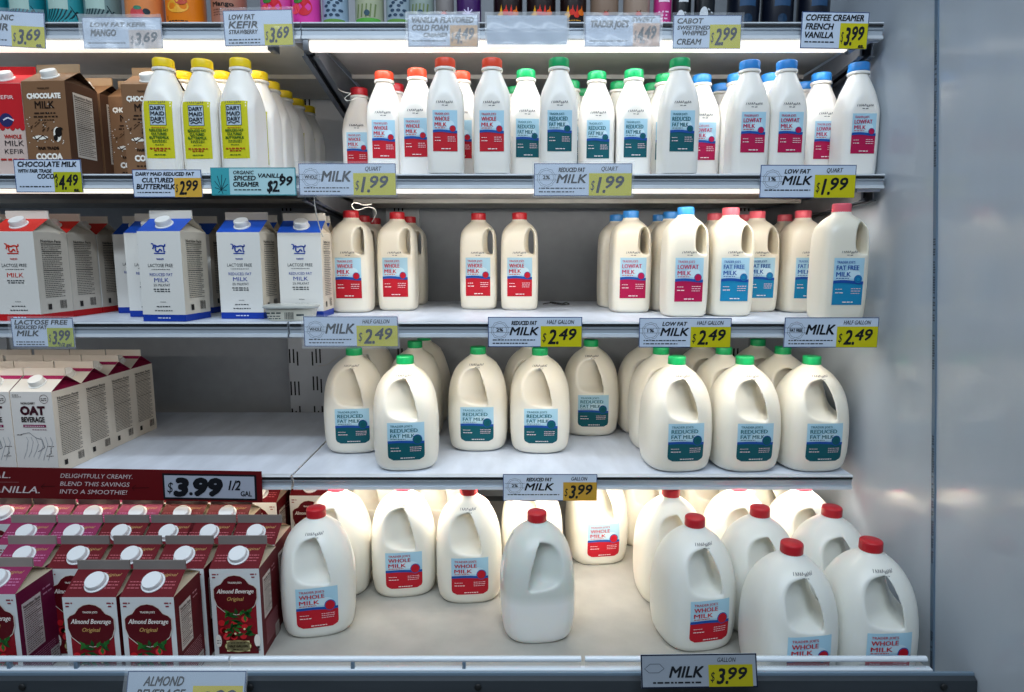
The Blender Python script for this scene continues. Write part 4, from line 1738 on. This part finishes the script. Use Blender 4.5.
card(585, 17, 660, 45, yr1, word_card([("TRADER JOE'S", .08, .62, .22, .50), ('SWEET', .62, .80, .14, .3)], '4.49', .36, patch='#d0a88c', ph=.75), 'glare-washed price card with pale orange patch on the top rail', 1.3)
card(673, 17, 741, 47, yr1, word_card([('CABOT', .06, .75, .16, .38), ('SWEETENED', .06, .57, .12, .48), ('WHIPPED', .14, .40, .14, .36), ('CREAM', .06, .12, .18, .36)], '2.99', .46, ph=.72, small=0), 'price card reading cabot cream, right of the pale glare card', .7)
card(801, 14, 868, 47, yr1, word_card([('COFFEE CREAMER', .06, .76, .17, .86), ('FRENCH', .06, .52, .17, .42), ('VANILLA', .06, .29, .17, .42)], '3.99', .42, ph=.70, sub='ea.'), 'price card reading coffee creamer french vanilla at the right end', 0, .8)

card(15, 160, 82, 192, yr2, word_card([('CHOCOLATE MILK', .06, .78, .16, .88), ('WITH FAIR TRADE', .06, .60, .11, .5), ('COCOA', .34, .42, .15, .30)], '4.49', .42, patch='#a9ac1c', ph=.62, sub='ea.', small=1), 'price card reading chocolate milk 4.49 under the brown cartons', .0, 0)
card(133, 170, 202, 197, yr2, word_card([('DAIRY MAID REDUCED FAT', .05, .78, .13, .85), ('CULTURED', .14, .54, .17, .45), ('BUTTERMILK', .05, .30, .19, .56)], '2.99', .40, patch='#cfa23c', ph=.70, small=1), 'price card reading cultured buttermilk with orange patch')


def creamer(p, w, h):
    frame(p, w, h, '#a9cdd2', '#2c8c96', .0018)
    p.rect(-w / 2 + .002, -h / 2 + .002, -w / 2 + w * .22, h / 2 - .002, '#3a9aa4', 2)
    for k in range(9):
        a = k * .7
        p.line([(-w / 2 + w * .12, -h * .3), (-w / 2 + w * .12 + w * .08 * cos(a), -h * .1 + h * .35 * sin(a))], .0014, '#173c48', 3)
    p.text('ORGANIC', -w / 2 + w * .27, h * .26, h * .13, BLK, 3, shear=.2, fit=w * .24, bold=.02)
    p.text('SPICED', -w / 2 + w * .27, h * .04, h * .17, BLK, 3, shear=.2, fit=w * .26, bold=.03)
    p.text('CREAMER', -w / 2 + w * .26, -h * .18, h * .17, BLK, 3, shear=.2, fit=w * .30, bold=.03)
    p.text('VANILLA', -w / 2 + w * .56, h * .14, h * .15, BLK, 3, shear=.2, fit=w * .30, bold=.03)
    p.greek(-w / 2 + w * .27, w * .1, -h * .32, h * .04, BLK, 3)
    p.text('$2.', w * .16, -h * .36, h * .40, BLK, 3, shear=.25, fit=w * .14, bold=.03)
    p.text('99', w * .31, -h * .14, h * .34, BLK, 3, shear=.25, fit=w * .15, bold=.03)


card(211, 168, 296, 195, yr2, creamer, 'teal bordered price card reading spiced creamer vanilla')
card(299, 164, 396, 195, yr2, milk_card('WHOLE', None, 'QUART', '1.99'), 'price card reading whole milk quart 1.99 under the red-capped quarts', .35)
card(534, 164, 632, 195.5, yr2, milk_card('2%', 'REDUCED FAT', 'QUART', '1.99'), 'price card reading reduced fat milk quart 1.99 under the green caps', .35)
card(760, 165.5, 855.5, 197.5, yr2, milk_card('1%', 'LOW FAT', 'QUART', '1.99', 1, patchw=.43), 'price card reading low fat milk quart 1.99 under the blue caps')

card(12, 318, 74, 347, yr3, word_card([('LACTOSE FREE', .06, .78, .16, .86), ('REDUCED FAT', .06, .62, .13, .52), ('MILK', .08, .38, .20, .36)], '3.99', .43, patch='#a9b01c', ph=.66, small=2, sub='1/2 gal'), 'price card reading lactose free milk 3.99 above the oat cartons', .3)
card(304, 316.5, 398, 346.5, yr3, milk_card('WHOLE', None, 'HALF GALLON', '2.49'), 'price card reading milk half gallon 2.49, leftmost of the four half gallon cards', .5)
card(488, 317, 582, 347, yr3, milk_card('2%', 'REDUCED FAT', 'HALF GALLON', '2.49'), 'price card reading reduced fat milk half gallon 2.49, in the middle')
card(639, 318, 731, 347.5, yr3, milk_card('1%', 'LOW FAT', 'HALF GALLON', '2.49', patchw=.44), 'price card reading low fat milk half gallon 2.49')
card(784, 317.5, 878, 347.5, yr3, milk_card('FAT FREE', None, 'HALF GALLON', '2.49'), 'rightmost price card reading milk half gallon 2.49 beside the end panel')
card(503, 474.5, 597, 500.5, yr4, milk_card('2%', 'REDUCED FAT', 'GALLON', '3.99', 1, '#bd9434', .36), 'price card reading reduced fat milk gallon 3.99 on the fourth shelf rail')

# red sale banner with its own price panel
ybn = S4[0] - .012
qa = at_y(-60, 468.5, ybn)
qb = at_y(261, 473, ybn)
qc = at_y(261, 501, ybn)
bn = thing('sale_banner', 'long dark red sale banner with handwriting and a 3.99 half gallon price panel', 'banner', (qb.x, ybn, (qb.z + qc.z) / 2), (0, R(1.0), 0))
Lb = qb.x - qa.x
hb = (qb.z - qc.z) * 1.09
bm = bmesh.new()
box(bm, -Lb, 0, 0, .003, -hb / 2, hb / 2)
link('banner_board', to_mesh('banner_board', bm, ink('#5e0f14')), bn)
p = Print(.3)
zcb = ybn * cp - (qb.z - EYE) * sp
k_ = zcb / F


def bx_(px):
    return (px - 261) * k_


LT = '#cbbfc0'
p.text('AL.', bx_(-9), hb * .16, hb * .22, LT, 1, shear=.25, fit=19 * k_, bold=.01)
p.line([(bx_(-10), hb * .02), (bx_(18), hb * .03)], .0008, '#9a6a6c', 1)
p.text('VANILLA.', bx_(-16), -hb * .32, hb * .23, LT, 1, shear=.3, fit=54 * k_, bold=.01)
p.text('DELIGHTFULLY CREAMY.', bx_(60), hb * .20, hb * .145, LT, 1, shear=.25, fit=72 * k_)
p.text('BLEND THIS SAVINGS', bx_(59), -hb * .06, hb * .145, LT, 1, shear=.25, fit=70 * k_)
p.text('INTO A SMOOTHIE!', bx_(58), -hb * .32, hb * .150, LT, 1, shear=.25, fit=68 * k_)
for (a_, b_) in ((40, 54), (131, 148)):
    p.line([(bx_(a_), -hb * .1), (bx_(b_), -hb * .08)], .0012, '#2c0508', 1)
    p.line([(bx_(a_ + 2), -hb * .18), (bx_(a_), -hb * .1), (bx_(a_ + 4), 0)], .0010, '#2c0508', 1)
link('handwriting', p.flat('handwriting'), bn)
p = Print(.3)
p.rect(bx_(162), -hb * .44, bx_(256), hb * .40, '#14161c', 1)
p.rect(bx_(164), -hb * .38, bx_(254), hb * .34, '#a3aab8', 2)
p.text('$', bx_(166.5), -hb * .22, hb * .36, BLK, 3, shear=.2, fit=6 * k_)
p.text('3', bx_(174), -hb * .30, hb * .56, BLK, 3, shear=.15, bold=.055, fit=13 * k_)
p.disc(bx_(190), -hb * .25, 1.8 * k_, BLK, 3)
p.text('99', bx_(194), -hb * .28, hb * .55, BLK, 3, shear=.15, bold=.055, fit=27 * k_)
p.text('1/2', bx_(228), -hb * .10, hb * .32, BLK, 3, shear=.3, bold=.02, fit=12 * k_)
p.text('GAL', bx_(240), -hb * .30, hb * .17, BLK, 3, bold=.02, fit=11 * k_)
link('price_panel', p.flat('price_panel', .0005), bn)

# cards at the bottom rail, in slanted sleeves
yb = Y5 - .030


def art_almond(p, w, h):
    frame(p, w, h, '#aebccb', '#24406e')
    p.text('ALMOND', -w * .36, h * .20, h * .20, BLK, 3, shear=.4, fit=w * .34, bold=.02)
    p.text('BEVERAGE', -w * .42, -h * .06, h * .20, BLK, 3, shear=.4, fit=w * .42, bold=.02)
    p.greek(-w * .42, w * .0, -h * .22, h * .05, BLK, 3)
    price(p, w * .06, -h * .5, w * .48, h * .20, '2.99', '#c9b813')


card(126, 677, 245, 714, yb - .035, art_almond, 'price card reading almond beverage 2.99 at the bottom edge in a clear sleeve', .5, 0, lean=-18)


def art_gal(p, w, h):
    frame(p, w, h, '#8a929c', '#141c30', .0022)
    bx, bz = -w * .38, h * .08
    p.line([(bx - w * .09, bz), (bx - w * .04, bz + h * .14), (bx + w * .04, bz + h * .14), (bx + w * .08, bz), (bx + w * .03, bz - h * .12), (bx - w * .05, bz - h * .12), (bx - w * .09, bz)], .0008, '#3a4450', 2)
    p.text('MILK', -w * .26, -h * .18, h * .34, BLK, 3, shear=.3, bold=.022, fit=w * .30)
    p.text('GALLON', w * .16, h * .26, h * .14, BLK, 3, shear=.3, fit=w * .16)
    p.greek(-w * .40, w * .02, -h * .36, h * .05, BLK, 3)
    price(p, w * .08, -h * .47, w * .46, h * .18, '3.99', '#a29a18')


card(641, 657.5, 757, 684, yb - .030, art_gal, 'grey looking price card reading milk gallon 3.99 leaning on the bottom fence', 0, -.8, lean=-14)

# ------------------------------------------------------------------ things on the top shelf (only their feet are in the photo)
def can_mesh(name, r, h, base, decor, top='#e8e8e6'):
    bm = bmesh.new()
    n = 32
    rg = lambda rad, z: [(rad * cos(2 * pi * i / n), rad * sin(2 * pi * i / n), z) for i in range(n)]
    rings(bm, [rg(r * .90, 0), rg(r * .97, .002), rg(r, .006), rg(r, h * .80), rg(r * .93, h * .86), rg(r * .62, h * .93), rg(r * .60, h)])
    me = to_mesh(name, bm, mat('can_' + base[1:], base, .28), 50)
    bv = bvh_of(me)
    p = Print(.004)
    decor(p, r)
    lab = p.wrap('printing', bv, base=.0005, lift=.0003)
    return me, lab


def top_can(px, r, base, decor, label, name='creamer_can', cat='can', h=.19, dy=.012, cap='#dcdcda', group='cans and bottles on the top shelf'):
    Yc = S1[0] + r + dy
    zc = Yc * cp - (S1[1] + .02 - EYE) * sp
    x = cx(px, zc)
    t = thing(name, label, cat, place_base(S1, x, Yc), (0, 0, 0), group)
    key = (name, base, r, decor)
    if key not in MESH:
        MESH[key] = can_mesh('can_body', r, h, base, decor)
    me, lab = MESH[key]
    link('can_body' if 'can' in name else 'bottle_body', me, t)
    link('printing', lab, t)
    kc = ('tcap', cap, r)
    if kc not in MESH:
        bm = bmesh.new()
        n = 24
        rg = lambda rad, z: [(rad * cos(2 * pi * i / n), rad * sin(2 * pi * i / n), z) for i in range(n)]
        rings(bm, [rg(r * .66, 0), rg(r * .66, .018), rg(r * .58, .022)])
        MESH[kc] = to_mesh('cap', bm, mat('cap_' + cap[1:], cap, .4), 50)
    link('cap', MESH[kc], t, (0, 0, h - .006))
    return t


def d_teal(p, r):
    for k in range(9):
        p.line([(-r * .8 + k * r * .18, .004), (-r * .8 + k * r * .18 + .010, .016), (-r * .8 + k * r * .18 + .016, .030)], .0022, '#123038', 1)
    p.rect(-r * .5, .030, r * .6, .120, '#9fb8b0', 0)


def d_pink(p, r):
    p.disc(r * .1, .034, .016, '#c8182c', 1, rz=.018)
    p.disc(-r * .5, .030, .010, '#e8485a', 1)
    p.disc(-r * .3, .046, .010, '#3c7a34', 2, rz=.005)
    p.rect(-r * .7, .060, r * .7, .130, '#f0c4d8', 0)


def d_blue(p, r):
    p.rect(-r * .85, .003, r * .85, .010, '#5c8a3c', 0)
    for k in range(6):
        p.disc(-r * .6 + k * r * .24, .018 + .009 * (k % 2), .0045, '#2c4258', 1, rz=.003)
        p.disc(-r * .5 + k * r * .22, .036 + .006 * (k % 3), .0040, '#2c4258', 1, rz=.003)
    p.rect(-r * .7, .060, r * .7, .13, '#d8dccc', 0)


def d_green(p, r):
    p.rect(-r * .85, .003, r * .85, .012, '#4f9a3c', 0)
    for k in range(5):
        p.line([(-r * .7 + k * r * .3, .014), (-r * .6 + k * r * .3, .040)], .003, '#6a7a4c', 1)
    p.disc(0, .022, .006, '#2c4a58', 2)
    p.rect(-r * .7, .060, r * .7, .13, '#d8dccc', 0)


def d_flower(p, r):
    for k in range(8):
        a = 2 * pi * k / 8
        p.line([(0, .020), (.012 * cos(a), .020 + .012 * sin(a))], .0022, '#cfc4e4', 1)
    p.rect(-r * .6, .050, r * .6, .12, '#bfb0d8', 0)


def d_fire(p, r):
    for k, c in enumerate(('#e0a020', '#cc2a1a', '#cc2a1a', '#d86a1c')):
        p.disc(-r * .50 + k * r * .34, .018 + .005 * (k % 2), .0062, c, 1 + k % 2, n=10)
        p.poly([(-r * .6 + k * r * .34, .018), (-r * .34 + k * r * .34, .018), (-r * .45 + k * r * .34, .038)], c, 1)
    p.greek(-r * .5, r * .5, .006, .0016, '#c89030', 1)
    p.rect(-r * .6, .055, r * .6, .12, '#e8e0d4', 0)


def d_tan(p, r):
    p.disc(0, .018, .006, '#c8402a', 1)
    p.line([(-.004, .026), (0, .020), (.005, .027)], .0014, '#5a3a28', 1)
    p.greek(-r * .6, r * .6, .005, .002, '#4a3428', 1)
    p.rect(-r * .6, .050, r * .6, .12, '#ece4d8', 0)


def d_peach(p, r):
    p.disc(.002, .022, .014, '#c8484c', 1, rz=.011)
    p.disc(.004, .032, .008, '#3c7a60', 2, rz=.004)
    p.disc(.020, .026, .006, '#1c2c34', 2)
    p.rect(-r * .6, .055, r * .6, .13, '#f0e0cc', 0)


def d_orange(p, r):
    p.disc(0, .036, .022, '#e0a030', 1, rz=.014)
    p.disc(.008, .046, .012, '#b8442c', 2, rz=.008)
    p.greek(-r * .55, r * .55, .0055, .002, '#3a1c08', 1)
    p.line([(-r * .6, .010), (-r * .6, .018)], .0014, '#3a1c08', 1)


def d_mango(p, r):
    p.text('Mango', 0, .036, .009, '#24140c', 1, 'C', fit=r * 1.2, bold=.03)
    for k in range(3):
        p.greek(-r * .6, r * .6, .028 - k * .005, .0018, '#6a4030', 1, seed=k)
    p.disc(.010, .008, .006, '#a02830', 1)


def d_mag(p, r):
    for k in range(4):
        p.greek(-r * .6, r * .6, .008 + k * .007, .003, '#e8c0d8', 1, seed=k)
    p.rect(-r * .6, .050, r * .6, .12, '#f0d4e4', 0)


def d_bw(p, r):
    p.disc(-.006, .020, .008, '#cfd4d8', 1, rz=.014)
    p.disc(.010, .010, .006, '#cfd4d8', 1)
    p.line([(.002, .030), (.012, .022)], .003, '#cfd4d8', 1)
    p.rect(-r * .5, .05, r * .5, .12, '#cfd4d8', 0)


def d_dark(p, r):
    p.disc(0, .024, .010, '#16324c', 1)
    p.rect(-r * .5, .05, r * .5, .12, '#28486a', 0)


K = 'kefir_bottle'
T = [
    (-6, .036, '#147a86', d_teal, 'teal bottle cut by the top left corner of the photo', K, 'bottle'),
    (30, .036, '#147a86', d_teal, 'teal bottle above the 3.69 card, second from the left', K, 'bottle'),
    (68, .036, '#2c8c94', d_teal, 'teal bottle with black scribbles between the two leftmost cards', K, 'bottle'),
    (104, .035, '#6c8484', d_teal, 'grey teal bottle just left of the peach coloured one', K, 'bottle'),
    (146, .038, '#d8834a', d_peach, 'peach coloured bottle with a red fruit above the mango card', K, 'bottle'),
    (187, .040, '#e07a14', d_orange, 'bright orange bottle with fruit on the top shelf', K, 'bottle'),
    (230, .036, '#a8705c', d_mango, 'brownish mango bottle above the low fat kefir card', K, 'bottle'),
    (278, .034, '#d0489a', d_pink, 'pink bottle with fruit, left one above the low fat kefir card', K, 'bottle'),
    (307, .030, '#d83c9c', d_pink, 'bright pink bottle with a red strawberry, right one of two', K, 'bottle'),
    (336, .027, '#8ea4b8', d_blue, 'pale blue can right of the pink bottles', 'creamer_can', 'can'),
    (370, .030, '#a3a88c', d_green, 'pale green can with green foot, second from the pink bottles', 'creamer_can', 'can'),
    (399, .026, '#8fa0ac', d_blue, 'blue grey can third from the pink bottles', 'creamer_can', 'can'),
    (422, .026, '#8c9a94', d_green, 'grey green can above the vanilla cold foam card', 'creamer_can', 'can'),
    (445, .019, '#7c7674', d_tan, 'narrow grey brown can beside the purple one', 'creamer_can', 'can'),
    (469, .026, '#3c1858', d_flower, 'dark purple can with a pale flower above the cold foam card', 'creamer_can', 'can'),
    (508, .031, '#1c0c0c', d_fire, 'black can with red and yellow flames, left one of three', 'creamer_can', 'can'),
    (541, .031, '#1c0c0c', d_fire, 'black can with red and yellow flames, middle one of three', 'creamer_can', 'can'),
    (573, .028, '#1c0c0c', d_fire, 'black can with red and yellow flames, right one of three', 'creamer_can', 'can'),
    (604, .030, '#87705f', d_tan, 'tan can with a red mark, left one of two', 'creamer_can', 'can'),
    (636, .028, '#9a8474', d_tan, 'tan can with a grey stripe, right one of two', 'creamer_can', 'can'),
    (662, .019, '#c0307c', d_mag, 'narrow magenta can between tan and black cans', 'creamer_can', 'can'),
    (681, .020, '#14181c', d_bw, 'black and white can right of the magenta one', 'creamer_can', 'can'),
    (704, .021, '#101418', d_bw, 'black and white can above the cabot card', 'creamer_can', 'can'),
]
for px, r, base, dec, s, nm, ct in T:
    dy = .012 if px < 655 or px > 700 else .03
    top_can(px, r, base, dec, s, nm, ct, dy=dy)
for px, s in ((742, 'near black can right of the black and white ones, first of three'), (776, 'near black can on the top shelf, second of three'), (812, 'near black can on the top shelf above the french vanilla card')):
    top_can(px, .034, '#0c1220', d_dark, s, 'creamer_can', 'can', dy=.05)

print('SCENE OK', len(bpy.data.objects), 'objects')
